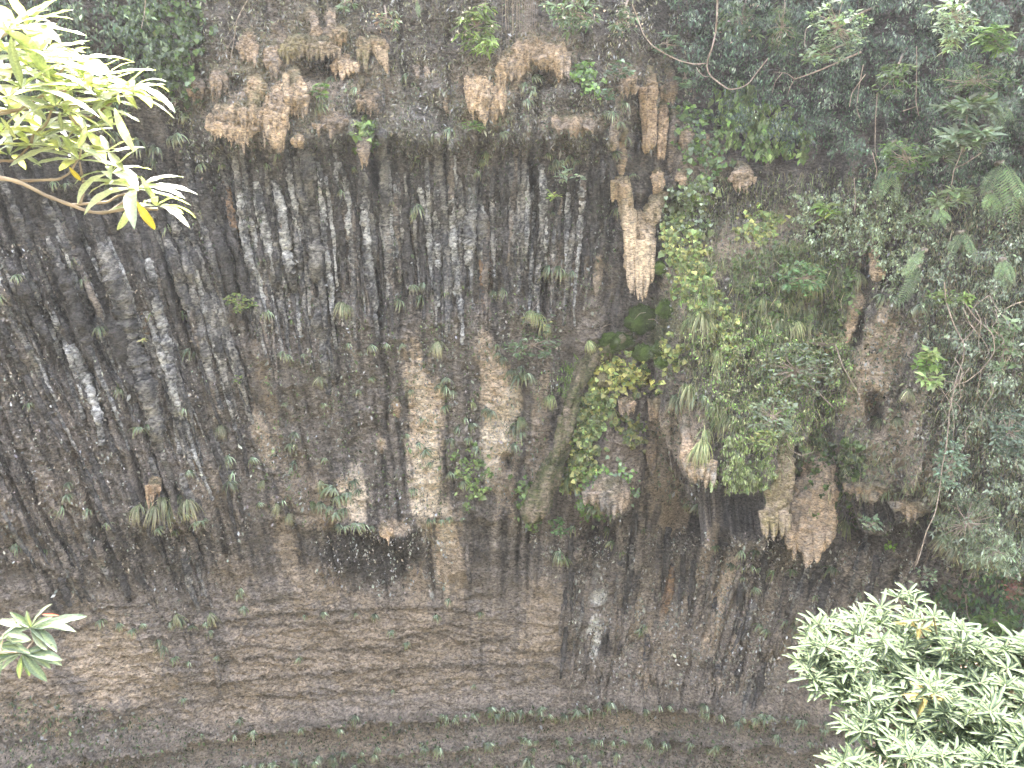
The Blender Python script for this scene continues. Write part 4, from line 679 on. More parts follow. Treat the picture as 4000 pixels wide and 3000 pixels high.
creeper('drooping pale green leaves along the lower edge of the overgrown bulge', [(1560, 960), (1600, 935), (1650, 950), (1672, 1030), (1650, 1062), (1590, 1066), (1540, 1048), (1555, 1000)], 1700, 9, G_BR*.75, np.array([.20, .23, .12]), .35, tpl='oval', wr=.42, droop=1.6, seed=5, thick=.5, clump=.4)
creeper('mixed green creeper over the crest of the bulge', [(1580, 560), (1700, 520), (1840, 560), (1860, 640), (1800, 760), (1700, 780), (1600, 740)], 3400, 7.5, G_BR*.9, G_MID*1.3, .45, seed=6, clump=.3)
creeper('green creeper covering the upper half of the tan tongue', [(1725, 950), (1850, 950), (1870, 1010), (1820, 1080), (1770, 1110), (1735, 1080)], 1100, 9, G_BR*.9, G_MID, .4, seed=7, thick=.6)
creeper('small bright green vine patch on the tan streaked wall', [(985, 985), (1020, 960), (1045, 990), (1052, 1070), (1010, 1090), (1000, 1060)], 360, 7, G_BR, G_MID, .3, seed=8, thick=.12)
creeper('yellow green creeper on the brown shoulder right of the tan patch', [(1600, 480), (1640, 455), (1690, 460), (1680, 500), (1630, 520), (1600, 515)], 420, 9, G_BR*1.1, G_YL, .35, seed=9, thick=.2)
creeper('hanging creeper with drooping pointed leaves in the upper right', [(1540, 190), (1620, 180), (1700, 230), (1760, 300), (1740, 340), (1640, 330), (1560, 300)], 1500, 15, G_MID*1.5, G_BR*.8, .4, 'oval', .5, 1.4, .7, seed=10, clump=.2)
creeper('heart leaved creeper on the shaded upper left of the cliff', [(250, 10), (420, -10), (450, 60), (410, 150), (430, 200), (370, 200), (280, 150)], 2600, 8.5, G_MID*1.0, G_GR*.8, .4, seed=11, clump=.35, droop=1, jag=30, relief=1.5)
creeper('green creeper tuft beside the jagged tan fan', [(1238, 140), (1280, 130), (1292, 170), (1285, 205), (1250, 190)], 260, 10, G_MID*1.6, G_GR, .3, seed=12)
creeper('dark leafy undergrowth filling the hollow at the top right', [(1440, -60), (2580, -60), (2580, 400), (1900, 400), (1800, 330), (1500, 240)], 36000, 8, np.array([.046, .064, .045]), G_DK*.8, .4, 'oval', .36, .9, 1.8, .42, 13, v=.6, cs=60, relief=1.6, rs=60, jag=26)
creeper('pale leaf sprays in the top right undergrowth', [(1440, -60), (2580, -60), (2580, 380), (1900, 380), (1800, 320), (1540, 240)], 8000, 7.5, np.array([.11, .14, .10]), G_SILV*.8, .3, 'oval', .34, .8, 2.4, .80, 213, v=.4, cs=34, relief=1.6, rs=60, jag=26)  # second sheet of leaves in a paler colour
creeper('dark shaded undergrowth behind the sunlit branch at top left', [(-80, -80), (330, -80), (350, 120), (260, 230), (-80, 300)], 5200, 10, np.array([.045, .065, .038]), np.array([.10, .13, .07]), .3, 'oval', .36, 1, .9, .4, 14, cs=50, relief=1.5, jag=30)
creeper('leafy scrub hanging down the far right of the cliff', [(1980, 420), (2580, 360), (2580, 1240), (2060, 1230), (2010, 1120), (2040, 900), (1990, 640)], 25000, 7, np.array([.135, .16, .10]), G_SILV*.9, .35, 'oval', .46, .9, 1.7, .48, 15, cs=48, v=.5, relief=1.6, rs=55, jag=28)
creeper('brown twigs and dead leaves inside the hanging scrub', [(1960, 400), (2580, 360), (2580, 1250), (2060, 1240), (2000, 1120), (2000, 900), (1980, 640)], 12500, 9, np.array([.19, .165, .11]), G_DK, .3, 'flake', .2, 1, 1.2, .3, 215, v=.4, jag=28)
creeper('scrubby leaves on the shoulder left of the hanging scrub', [(1700, 430), (1960, 400), (1980, 560), (1930, 640), (1880, 560), (1760, 540)], 4200, 7, np.array([.14,.165,.09]), G_SILV*.9, .4, 'oval', .5, .9, .7, .4, 16, relief=1.5, jag=24)
creeper('brown green scrub mat across the middle of the bulge', [(1480, 700), (1640, 690), (1830, 740), (1830, 840), (1760, 960), (1640, 960), (1540, 900), (1500, 800)], 5600, 7, np.array([.17, .175, .09]), G_MID*1.5, .4, 'oval', .4, .8, .9, .38, 17, relief=1.5, jag=24)
creeper('ferny green mat between the pale trunk and the bulge', [(1465, 590), (1530, 570), (1545, 640), (1520, 680), (1475, 660)], 1100, 9, np.array([.14, .24, .06]), G_BR, .3, 'flake', .16, 1.2, .25, seed=18)
creeper('ferny light green mat on the rock left of the diagonal ridge', [(1205, 800), (1245, 770), (1262, 790), (1240, 870), (1215, 860)], 700, 8, np.array([.15, .23, .05]), G_BR, .3, 'flake', .16, 1.2, .15, seed=19)
creeper('leafy fringe on the mottled shelf under the tan wedge', [(760, 270), (800, 255), (815, 300), (800, 330), (775, 300)], 170, 9, G_BR, G_MID, .4, seed=20, thick=.2)
creeper('sparse round leaved creeper on the brown wall under the loop vine', [(1450, 220), (1540, 240), (1580, 330), (1530, 400), (1470, 340)], 520, 10, G_MID*1.5, G_GR, .4, seed=21)
creeper('leafy creeper in the nook right of the trunk top', [(1430, 430), (1470, 400), (1520, 380), (1545, 410), (1520, 500), (1450, 500)], 620, 9.5, G_BR*.9, G_SILV, .35, seed=22)
creeper('creeper sprinkled over the foot of the bulge near the grass', [(1240, 1060), (1290, 1000), (1360, 1010), (1380, 1060), (1300, 1120), (1250, 1120)], 500, 8, G_MID*1.5, G_GR, .4, seed=23)
creeper('greenery in the shade of the lower right corner grotto', [(1990, 1290), (2240, 1200), (2240, 1420), (2040, 1400)], 1600, 11, G_DK*1.7, G_MID, .3, 'oval', .5, .8, .6, seed=24)
creeper('green leaves on the lower end of the root ridge', [(1112, 1030), (1140, 1020), (1140, 1080), (1175, 1120), (1150, 1140), (1115, 1100)], 260, 8, G_BR*.9, G_MID, .4, seed=25, thick=.5)
creeper('bright creeper patch on the slope right of the root ridge', [(1336, 905), (1385, 900), (1395, 960), (1350, 960)], 240, 9, G_BR, G_YL, .4, seed=26, thick=.3)
for lab, poly, n, sz, c_, sd_ in [('dry olive grass matting draped over the whole bulge', [(1480, 560), (1700, 510), (1850, 560), (1850, 800), (1770, 950), (1650, 960), (1520, 900), (1470, 740)], 5200, 24, (.22, .21, .12), 401),
        ('straw coloured trailing grass through the hanging scrub at the right edge', [(1980, 420), (2560, 380), (2560, 1240), (2040, 1210), (2010, 900)], 9000, 24, (.22, .20, .13), 402),
        ('thin dry grass over the tongues and lip below the bulge', [(1560, 930), (1860, 930), (2020, 1060), (1990, 1100), (1700, 1100), (1560, 1040)], 1500, 18, (.22, .21, .13), 403),
        ('thin hanging moss strands on the brown shoulder under the jungle hollow', [(1480, 380), (1980, 360), (1980, 520), (1560, 560), (1440, 540)], 3000, 16, (.17, .155, .09), 404)]:
    creeper(lab, poly, n, sz, np.array(c_), np.array([.12, .15, .07]), .4, 'lance', .045, 1.5, .7, .25, sd_, name='dry_grass', jag=26, relief=1.4)
# ------------------------------------------------------------------ fern tufts and grass tussocks (prototypes share meshes)
def tuft_mesh(name, n, L, w, droop, spread, base, mix, pm, up=.5, seed=0):
    r = np.random.default_rng(seed); az = r.normal(-pi/2, spread, n); el = r.uniform(-.2, 1.1, n)*up
    D0 = np.stack([np.cos(az)*np.cos(el), np.sin(az)*np.cos(el), np.sin(el)], 1); P = r.normal(0, .02, (n, 3)); P[:, 1] -= .02
    V, Q, C = blades(P, D0, L*r.uniform(.5, 1.1, n), w*r.uniform(.7, 1.3, n), droop*r.uniform(.7, 1.4, n), 6, cvar(base, n, .3, mix, pm), np.array([.25, .2, .1]))
    b = Bag(); V2 = V; add(b, (V, Q, C))
    # short root bract clump where it grips the rock
    add_tube(b, [[0, .06, .02], [0, 0, 0], [0, -.03, -.02]], [.04, .05, .02], [.06, .05, .03], seg=7)
    return mesh_np(name, np.concatenate(b.V), [np.concatenate(b.T), np.concatenate(b.Q)], M_LEAF, np.concatenate(b.C))
STRAP = [tuft_mesh('strap_fern', 13+3*k, .42, .034, 3.6, .95, G_GR*.85, G_SILV, .3, .6, 300+k) for k in range(5)]
GRASS = [tuft_mesh('grass_tussock', 40+8*k, .55, .016, 3.4, .5, np.array([.14, .16, .085]), np.array([.26, .245, .16]), .4, .2, 320+k) for k in range(4)]
GREENG = [tuft_mesh('grass_tussock', 30+6*k, .6, .019, 3.4, .42, np.array([.14, .19, .075]), np.array([.26, .27, .13]), .35, .15, 340+k) for k in range(3)]
SMALLF = [tuft_mesh('small_fern', 12+2*k, .26, .030, 2.2, 1.0, G_MID*1.3, G_SILV, .4, .6, 360+k) for k in range(4)]
ORD = ['first', 'second', 'third', 'fourth', 'fifth', 'sixth', 'seventh', 'eighth', 'ninth', 'tenth', 'eleventh', 'twelfth', 'thirteenth', 'fourteenth', 'fifteenth', 'sixteenth', 'seventeenth', 'eighteenth', 'nineteenth']
TENS = {20: 'twentieth', 30: 'thirtieth', 40: 'fortieth', 50: 'fiftieth'}; TEN2 = {20: 'twenty', 30: 'thirty', 40: 'forty', 50: 'fifty'}
def ordw(i):
    if i < 19: return ORD[i]
    k = i+1; t = k//10*10; return TENS[t] if k == t else TEN2[t]+'-'+ORD[k-t-1]
ROWS = []; MAXN = {'strap_fern': 265}
def plant_row(name, protos, pts, phrase, cat, group, size=(.8, 1.3), out=.04):
    for p in pts:
        s = (p[2] if len(p) > 2 else rng.uniform(*size))*rng.uniform(.85, 1.15)
        ROWS.append(dict(name=name, me=protos[rng.integers(len(protos))], u=p[0]+rng.normal(0, 2), v=p[1]+rng.normal(0, 2), s=s, phrase=phrase, cat=cat, group=group, out=out, r=rng.normal(0, 1, 3)))
def finish_rows():
    from mathutils import Matrix, Euler, Vector
    for nm in {r['name'] for r in ROWS}:
        rs = sorted([r for r in ROWS if r['name'] == nm], key=lambda r: -r['s']); keep = rs[:MAXN.get(nm, 300)]; rest = rs[MAXN.get(nm, 300):]
        def place(r):
            P = W(r['u'], r['v'], r['out']); n = WN(r['u'], r['v'])
            return P, Euler((r['r'][0]*.14, r['r'][1]*.2, math.atan2(n[1], n[0])+pi/2+.4*r['r'][2])), (r['s'], r['s'], r['s']*(1+.12*r['r'][1]))
        for ph in dict.fromkeys(r['phrase'] for r in keep):
            g = sorted([r for r in keep if r['phrase'] == ph], key=lambda r: r['u'])
            for i, r in enumerate(g):
                o = obj(nm, r['me']); P, e, s = place(r); o.location = P; o.rotation_euler = e; o.scale = s
                tag(o, f"{ordw(i)} from left among {ph[4:]}" if len(g) > 1 else ph, r['cat'], r['group'])
        if rest:
            b = Bag()
            for r in rest:
                me = r['me']; n = len(me.vertices); co = np.empty(n*3); me.vertices.foreach_get('co', co); co = co.reshape(-1, 3)
                P, e, s = place(r); R = np.array(e.to_matrix()); V = (co*s)@R.T+P
                c = np.empty(n*4, np.float32); me.color_attributes['Col'].data.foreach_get('color', c); c = c.reshape(-1, 4)[:, :3]
                b.V.append(V); b.C.append(c)
                for pl in (3, 4):
                    tot = np.empty(len(me.polygons), int); me.polygons.foreach_get('loop_total', tot); st = np.empty(len(me.polygons), int); me.polygons.foreach_get('loop_start', st)
                    vi = np.empty(len(me.loops), int); me.loops.foreach_get('vertex_index', vi); f = st[tot == pl]
                    if len(f): (b.T if pl == 3 else b.Q).append(vi[f[:, None]+np.arange(pl)]+b.n)
                b.n += n
            tag(b.build('small_ferns', M_LEAF), 'many smaller strap ferns strewn over the cliff and along its cracks', kind='stuff')
def along(pts, n, dv=8, jv=5, umin=None, umax=None):
    xs, ys = zip(*pts); a = xs[0] if umin is None else umin; b_ = xs[-1] if umax is None else umax
    u = np.sort(np.linspace(a, b_, n)+rng.normal(0, (b_-a)/n*.35, n)); 
    u = u+9*noise2(u/30, u*0+n, 6)*3; return [(x, np.interp(x, xs, ys)+dv+rng.normal(0, jv)+abs(rng.normal(0, 7)), rng.uniform(.45, 1.05)) for x in u]
plant_row('strap_fern', STRAP, along(LEDGES[0][0], 8, umin=430, umax=930), 'the strap ferns under the main bed crack, left half', 'fern', 'strap ferns under the main bed crack', (.7, 1.1))
plant_row('strap_fern', STRAP, along(LEDGES[0][0], 30, umin=935, umax=1320), 'the strap ferns below the main crack at its crest', 'fern', 'strap ferns under the main bed crack', (.6, 1.15))
plant_row('strap_fern', STRAP, along(LEDGES[0][0], 13, umin=1325, umax=1780), 'the strap ferns under the main bed crack, right end', 'fern', 'strap ferns under the main bed crack', (.6, 1.1))
plant_row('strap_fern', STRAP, along(LEDGES[1][0], 26, umin=560, umax=1130), 'the strap ferns on the lowest crack, left of middle', 'fern', 'strap ferns along the lowest crack', (.6, 1.1))
plant_row('strap_fern', STRAP, along(LEDGES[1][0], 20, umin=1135, umax=1560), 'the strap ferns on the lowest crack, right of middle', 'fern', 'strap ferns along the lowest crack', (.6, 1.05))
plant_row('strap_fern', STRAP, [(rng.uniform(1130, 1330), rng.uniform(1615, 1665)) for _ in range(18)], 'the ferns crowding the bottom edge below the white patch', 'fern', 'ferns at the bottom edge', (.6, 1.1))
plant_row('strap_fern', STRAP, [(rng.uniform(560, 1100), rng.uniform(1645, 1672)) for _ in range(18)], 'the ferns on the bottom edge of the cliff, left of the crowd', 'fern', 'ferns at the bottom edge', (.6, 1.0))
plant_row('strap_fern', STRAP, along(LEDGES[1][0], 9, umin=150, umax=540), 'the ferns on the lowest crack under the pale slab', 'fern', 'ferns under the pale slab', (.6, .9))
plant_row('strap_fern', STRAP, [(470, 1420), (395, 1510), (520, 1555), (845, 1362), (770, 1320), (660, 1325), (700, 1322), (808, 1330), (1024, 1478), (850, 1488), (1040, 1322), (945, 1330), (970, 1290), (640, 1420), (880, 1390)], 'the small ferns dotted over the banded base', 'fern', 'ferns dotted over the banded base', (.5, .8))
plant_row('strap_fern', STRAP, [(365, 1345, .8), (390, 1340, .9), (420, 1350, .8), (440, 1345, .7), (350, 1400, .8), (376, 1418, .8), (408, 1432, .7), (260, 1345, .8), (290, 1360, .7), (220, 1340, .8), (305, 1345, .7), (450, 1360, .7), (340, 1385, .7)], 'the ferns on the ledge above the pale slab', 'fern', 'ferns above the pale slab', (.6, 1))
plant_row('strap_fern', STRAP, [(700, 1060, 1.3), (722, 1050, 1.6), (736, 1075, 1.4), (712, 1090, 1.2), (745, 1100, 1.0), (725, 1110, 1.0), (690, 1085, 1.0), (750, 1065, 1.2)], 'the big strap ferns in the dark clump beside the pale patch', 'fern', 'big dark fern clump', (1, 1.5))
plant_row('strap_fern', STRAP, [(733, 1135, .8), (748, 1138, .9), (762, 1130, .8), (776, 1130, .9), (790, 1132, .9), (800, 1140, .7), (925, 1122, .6), (940, 1120, .6), (955, 1120, .6), (970, 1118, .6), (1000, 1122, .6)], 'the ferns fringing the overhanging lip in the middle', 'fern', 'ferns on the middle lip', (.6, 1))
plant_row('strap_fern', STRAP, [(893, 620, .9), (918, 615, 1.0), (910, 640, 1.0), (860, 650, 1.0), (1190, 575, 1.1), (1205, 580, 1.1), (1220, 590, 1.0), (1172, 590, .9), (1085, 630, .9), (1070, 632, .8), (577, 668, .9), (960, 632, .7), (1235, 585, .8)], 'the ferns on the shelf at the foot of the rib curtain', 'fern', 'ferns on the shelf under the ribs', (.8, 1.1))
plant_row('strap_fern', STRAP, [(800, 748, .9), (755, 745, .8), (832, 742, .7), (870, 744, .7), (778, 845, .7), (800, 815, .6), (650, 765, .6), (618, 770, .9), (610, 760, .8), (1075, 760, .9), (1085, 772, .8), (1070, 745, .7), (615, 875, .6), (700, 870, .6)], 'the ferns on the speckled wall under the shelf', 'fern', 'ferns on the speckled wall', (.6, 1))
plant_row('strap_fern', STRAP, [(965, 820, .9), (960, 835, 1.0), (950, 830, .9), (975, 845, .8), (965, 880, .9), (1005, 900, .9), (1020, 915, .9), (990, 925, .9), (975, 950, .9), (1010, 945, .8), (1030, 965, .8), (1060, 888, .9), (1050, 880, .8), (920, 970, .9), (930, 1000, .7), (880, 940, .7), (905, 955, .7), (895, 1060, .9), (1000, 1040, .9), (970, 1020, .8), (885, 840, .6), (910, 905, .6)], 'the ferns on the tan streaked wall', 'fern', 'ferns on the tan streaks', (.7, 1))
plant_row('strap_fern', STRAP, [(1108, 800, 1.2), (1120, 812, 1.3), (1136, 806, 1.2), (1128, 790, 1.1), (1145, 815, 1.0), (1116, 910, 1.2), (1110, 925, 1.1), (1124, 935, 1.0), (1112, 960, .9)], 'the ferns in the dark gap left of the diagonal ridge', 'fern', 'ferns left of the root ridge', (.8, 1.2))
plant_row('strap_fern', STRAP, [(1210, 1190, 1.1), (1236, 1140, .9), (1200, 1200, 1.0), (1220, 1205, .9), (1312, 1140, 1.0), (1394, 1140, .8), (1320, 1170, .9), (1392, 1350, .9), (1386, 1362, .8), (1342, 1190, .8), (1298, 1100, .8), (1320, 1106, .9), (1280, 1098, .8)], 'the ferns around the arched hollow under the leafy slope', 'fern', 'ferns around the arched hollow', (.8, 1.1))
plant_row('strap_fern', STRAP, [(1600, 1190, .8), (1630, 1190, .9), (1605, 1218, .8), (1625, 1222, .8), (1580, 1216, .8), (1672, 1235, 1.1), (1709, 1230, 1.1), (1799, 1225, 1.1), (1640, 1232, .9), (1600, 1245, .9), (1628, 1268, 1.0), (1596, 1240, .8), (1640, 1350, .9), (1655, 1362, .8), (1695, 1338, .9), (1728, 1330, .8), (1716, 1348, .8), (1760, 1290, .7), (1545, 1180, .7), (1510, 1090, .9), (1480, 1090, .8), (1850, 1060, .8), (1914, 1066, 1.0), (1856, 1280, .8)], 'the ferns over the lower right drip wall', 'fern', 'ferns on the lower right wall', (.7, 1.1))
plant_row('strap_fern', STRAP, [(1530, 1540, .9), (1560, 1545, .9), (1600, 1560, .9), (1640, 1545, .9), (1668, 1545, .8), (1730, 1555, 1.0), (1680, 1590, .8), (1752, 1600, .7), (1780, 1570, .7), (1820, 1565, .7)], 'the ferns on the bed crack left of the pale bush', 'fern', 'ferns beside the pale bush', (.6, 1))
plant_row('strap_fern', STRAP, [(1150, 170, 1.0), (1155, 190, 1.1), (1140, 215, .9), (1135, 180, .8), (1148, 200, .8), (885, 160, 1.0), (718, 170, .8), (765, 190, .9), (690, 210, .9), (695, 230, 1.0), (700, 225, .8), (945, 285, 1.0), (970, 280, 1.0), (935, 290, .8), (1090, 290, .9), (1050, 330, .8), (1045, 345, .8)], 'the ferns hanging on the shaded upper wall', 'fern', 'ferns on the upper wall', (.8, 1.1))
plant_row('strap_fern', STRAP, [(903, 450, 1.3), (895, 455, 1.0), (735, 413, .8), (760, 360, .7), (822, 410, .7), (905, 345, .8), (900, 340, .7), (850, 430, .6), (575, 355, .8), (600, 330, .9), (775, 460, .7), (1030, 370, .7), (1180, 330, .7), (1195, 460, .8), (1200, 345, 1.1), (1215, 350, 1.1), (1230, 345, 1.0), (1245, 350, .9), (1190, 360, .9)], 'the ferns among the grey drip ribs', 'fern', 'ferns among the ribs', (.7, 1))
plant_row('strap_fern', STRAP, [(1330, 330, 1.0), (1345, 332, .9), (1310, 245, .9), (1320, 240, .9), (1355, 300, .8), (1340, 265, .9), (1368, 375, .8), (1335, 452, .8), (1350, 225, .9)], 'the ferns left of the hanging orange stalactites', 'fern', 'ferns by the orange stalactites', (.7, 1))
plant_row('strap_fern', STRAP, [(210, 275, 1.3), (225, 270, 1.3), (240, 285, 1.2), (290, 300, 1.3), (300, 310, 1.1), (370, 300, 1.2), (385, 290, 1.2), (400, 250, 1.0), (340, 320, 1.0), (325, 345, .8), (440, 360, .8), (480, 355, .8), (360, 490, .9), (355, 480, .8), (440, 450, .7), (510, 455, .8), (235, 400, .9), (145, 400, .8), (115, 395, .8), (150, 480, .7)], 'the shaded ferns behind and below the sunlit branch', 'fern', 'ferns behind the branch', (.8, 1.2))
plant_row('strap_fern', STRAP, [(158, 560, 1.0), (35, 600, .8), (10, 635, .9), (176, 605, .9), (218, 708, 1.0), (335, 673, .8), (260, 840, .9), (255, 820, .7), (300, 920, .9), (320, 915, .8), (423, 760, 1.2), (410, 755, .9), (400, 880, .8), (440, 818, .6), (405, 1020, .8), (60, 870, .7), (150, 1040, .7), (132, 1095, .8), (150, 1070, .7), (190, 1100, .7), (30, 1175, .8), (100, 1190, .7), (230, 1130, .6), (400, 680, 1.0), (390, 672, .9)], 'the ferns scattered over the leaning left ribs', 'fern', 'ferns on the leaning left ribs', (.7, 1))
plant_row('strap_fern', STRAP, [(485, 1000, .9), (490, 985, 1.0), (495, 1040, 1.0), (500, 1020, .8), (630, 1010, .8), (632, 960, .9), (638, 935, 1.0), (640, 1000, .9), (545, 990, .8), (700, 990, .7), (560, 1085, .7), (612, 1080, .8), (765, 1040, .9), (775, 1060, .8), (520, 1270, .7), (530, 1310, .8), (515, 1280, .7), (400, 1110, .8), (420, 1125, .9), (440, 1120, .8), (340, 1140, .7), (380, 1145, .8)], 'the ferns over the brown ledges left of the middle', 'fern', 'ferns on the brown ledges', (.7, 1))
plant_row('strap_fern', STRAP, [(1475, 850, 1.4), (1500, 860, 1.3), (1462, 868, 1.3), (1450, 855, 1.1), (1520, 850, 1.2), (1530, 870, 1.0), (1800, 1120, 1.0), (1790, 1130, .9), (1900, 470, 1.0), (1935, 470, 1.0), (1950, 560, 1.2), (1930, 640, 1.1), (1940, 650, 1.0), (1905, 640, .9), (1990, 660, 1.2), (2010, 640, 1.1)], 'the dark ferns hanging under the shaded edges of the right slope', 'fern', 'dark ferns on the right slope', (1, 1.3))
plant_row('grass_tussock', GRASS, [(300, 1090, 1.2), (335, 1095, 1.3), (370, 1085, 1.6), (390, 1070, 1.8), (405, 1080, 1.6), (355, 1075, 1.3), (320, 1080, 1.0)], 'the long pale grasses around the curled orange knob', 'grass', 'pale grasses by the orange knob', (1, 1.5))
plant_row('grass_tussock', GRASS, [(473, 920, .9), (690, 815, .9), (735, 655, 1.0), (748, 660, .7), (943, 738, 1.0), (455, 1330, .9), (380, 1330, .9), (600, 1090, .9), (622, 1110, .8), (575, 1040, .7), (690, 1040, .9)], 'the grass tussocks on the left and middle wall', 'grass', 'grass tussocks on the wall', (.8, 1.2))
plant_row('grass_tussock', GREENG, [(1160, 680, 1.0), (1150, 670, .9), (1170, 700, 1.0), (1270, 735, 1.0), (1190, 850, 1.0), (1120, 905, 1.1), (1230, 1030, 1.2), (1240, 1040, 1.0), (1290, 1065, 1.1), (1305, 1070, 1.0), (1140, 1050, .8), (670, 1085, .9), (1020, 870, .6), (1315, 880, .9)], 'the green grasses around the diagonal root ridge', 'grass', 'green grasses by the root ridge', (.8, 1.2))
plant_row('grass_tussock', GREENG, [(1505, 675, 1.7), (1515, 680, 1.7), (1498, 690, 1.4), (1530, 640, 1.3), (1550, 770, 1.2), (1555, 755, 1.0), (1490, 835, 1.3), (1480, 830, 1.1), (1520, 955, 1.4), (1510, 965, 1.3), (1515, 930, 1.1), (1540, 870, 1.2), (1566, 893, 1.3), (1580, 900, 1.1), (1555, 885, 1.1), (1690, 690, 1.5), (1670, 680, 1.3), (1715, 700, 1.4), (1745, 690, 1.5), (1770, 680, 1.4), (1790, 690, 1.2), (1730, 600, 1.2), (1760, 600, 1.3), (1775, 560, 1.1), (1640, 640, 1.1), (1700, 640, 1.1)], 'the green grass tussocks spilling over the bulge', 'grass', 'grass tussocks on the bulge', (1, 1.6))
plant_row('grass_tussock', GRASS, [(1822, 1125, 1.4), (1712, 1050, 1.2), (1720, 1040, 1.0), (1770, 1080, 1.0), (1780, 1085, .9), (1735, 1070, .8), (1890, 900, 1.0), (1900, 905, .9), (1960, 840, 1.0), (1935, 900, .9), (2020, 1060, 1.1), (2060, 1170, 1.5), (2075, 1180, 1.4), (2045, 1160, 1.3), (2100, 1190, 1.2), (2140, 1200, 1.2), (1850, 590, 1.2), (1862, 600, 1.0), (2010, 580, 1.0), (2120, 900, 1.1)], 'the dry grasses around the tan tongue and the hanging scrub', 'grass', 'dry grasses on the right', (.9, 1.4))
finish_rows()
# ------------------------------------------------------------------ shrubs rooted in the rock: stem + foliage
def shrub(label, u, v, ru, rv, n, size, base, mix=None, pm=.2, tpl='lance', wr=.3, lean=(0, 0), whorl=6, dep=.7, name='shrub', cat='shrub', mat=None, root=None, droop=.3, up=.4, blossoms=0, v_=.3):
    root = root or (u, v+rv*.2)
    R0 = W(*root, .0); b = Bag(); s = Bag()
    o = empty(name, R0); tag(o, label, cat)
    cen = W(u, v, dep); ms = float(MPP(cen))
    nb = max(4, n//3)
    add_tube(s, resample([R0+WN(*root)*-.1, (R0+cen)/2+[0, 0, .05], cen], 8), np.linspace(.035, .016, 8), (.14, .11, .08), seg=6)
    hubs = []
    for k in range(n):
        a = rng.uniform(0, 2*pi); r = math.sqrt(rng.uniform(.02, 1))*rng.choice([1, 1, .8])
        uu = u+ru*r*cos(a)+lean[0]*r; vv = v+rv*r*sin(a)+lean[1]*r
        P = CAM+ray(uu, vv)*(np.linalg.norm(cen-CAM)-rng.uniform(-.3, .35)*(1.1-r)*min(1.2, ms*ru))
        hubs.append(P)
        if k % 3 == 0:
            mid = (cen+P)/2+rng.normal(0, .04, 3)
            add_tube(s, resample([cen, mid, P], 7), np.linspace(.013, .005, 7), (.16, .13, .09), seg=5)
    H = np.repeat(np.array(hubs), whorl, 0); m = len(H); az = rng.uniform(0, 2*pi, m); el = rng.uniform(-.5, .6, m)*1.0+up*.3
    X = np.stack([np.cos(az)*np.cos(el), np.sin(az)*np.cos(el), np.sin(el)-droop*.5], 1)+np.array([0, -.25, 0])
    Nn = nrm(np.array([0, -.35, 1])+rng.normal(0, .3, (m, 3)))
    add(b, leaves(H+nrm(X)*size*ms*.15, X, Nn, size*ms*np.exp(rng.normal(0, .2, m)), wr, tpl, cvar(base, m, v_, mix, pm)))
    s.build('stem', M_TWIG, o, origin=R0); b.build('foliage', mat or M_LEAF, o, origin=R0)
    if blossoms:
        f = Bag(); q = np.array(hubs)[rng.integers(0, len(hubs), blossoms)]+rng.normal(0, size*ms*.6, (blossoms, 3))+[0, -.05, 0]; nn = rng.normal(0, 1, (blossoms, 3))
        add(f, leaves(q, nrm(nn+[0, 0, -.6]), nrm(rng.normal(0, 1, (blossoms, 3))), size*ms*.35, .8, 'heart', cvar([.62, .50, .44], blossoms, .15))); f.build('blossom', M_LEAF, o, origin=R0)
    return o
LB = np.array([.20, .27, .15]); LG = np.array([.22, .30, .08])
shrub('bright lance leaved shrub hanging from the top edge with tiny cream flowers', 1030, 55, 42, 55, 60, 17, LG, G_BR, .3, whorl=6, root=(1045, 5), blossoms=40, droop=.8)
shrub('loose hanging spray of the bright shrub, drooping above the grey wall', 1048, 98, 18, 20, 16, 15, LG, whorl=5, root=(1040, 70), droop=1)
shrub('pinkish flowering shrub with blue green leaves above the tan fan', 1235, 25, 60, 42, 60, 15, LB, G_GR, .3, whorl=6, root=(1240, -20), blossoms=50, droop=.9)
shrub('white flowering spray at the top edge right of the pinkish shrub', 1345, 40, 32, 30, 30, 13, LB, G_SILV, .3, whorl=5, root=(1360, -10), blossoms=60, droop=.9)
shrub('drooping green bush with pink buds hanging beside the loop vine', 1600, 40, 50, 50, 56, 17, LB*.8, G_MID, .3, whorl=6, root=(1620, -20), blossoms=40, droop=1.1)
shrub('reddish twiggy bush high on the wall right of the rounded bell', 835, 40, 32, 28, 26, 11, G_GR, np.array([.25, .14, .08]), .3, whorl=4, root=(830, 10), blossoms=16, droop=.6)
shrub('small leafy twig at the top edge above the mossy hood', 745, 6, 22, 14, 12, 12, G_GR*1.2, whorl=5, root=(750, -15), droop=.7)
BL = np.array([.11, .155, .10])
shrub('blue green lobed sprays on the brown rock under the long swinging vine', 1440, 95, 30, 26, 24, 10, BL, whorl=6, tpl='heart', wr=.6, root=(1450, 130))
shrub('blue green lobed spray between the vine and the fluted stalactites', 1480, 165, 26, 26, 24, 10, BL, whorl=6, tpl='heart', wr=.6)
shrub('blue green lobed spray left of the fluted stalactites', 1340, 150, 26, 22, 20, 10, BL, whorl=6, tpl='heart', wr=.6)
shrub('small blue green spray on the mossy nook above the blunt stalactite', 1318, 205, 16, 14, 12, 10, BL, whorl=6, tpl='heart', wr=.6)
SV = np.array([.20, .26, .16])
shrub('pale silvery acacia like branch reaching down left in the upper right jungle', 1810, 60, 70, 60, 70, 10, SV, whorl=8, tpl='oval', wr=.45, root=(1900, 10), dep=2.6, droop=.2)
shrub('pale silvery acacia like spray below the large silvery branch', 1775, 118, 46, 22, 36, 10, SV, whorl=8, tpl='oval', wr=.45, root=(1850, 90), dep=2.6)
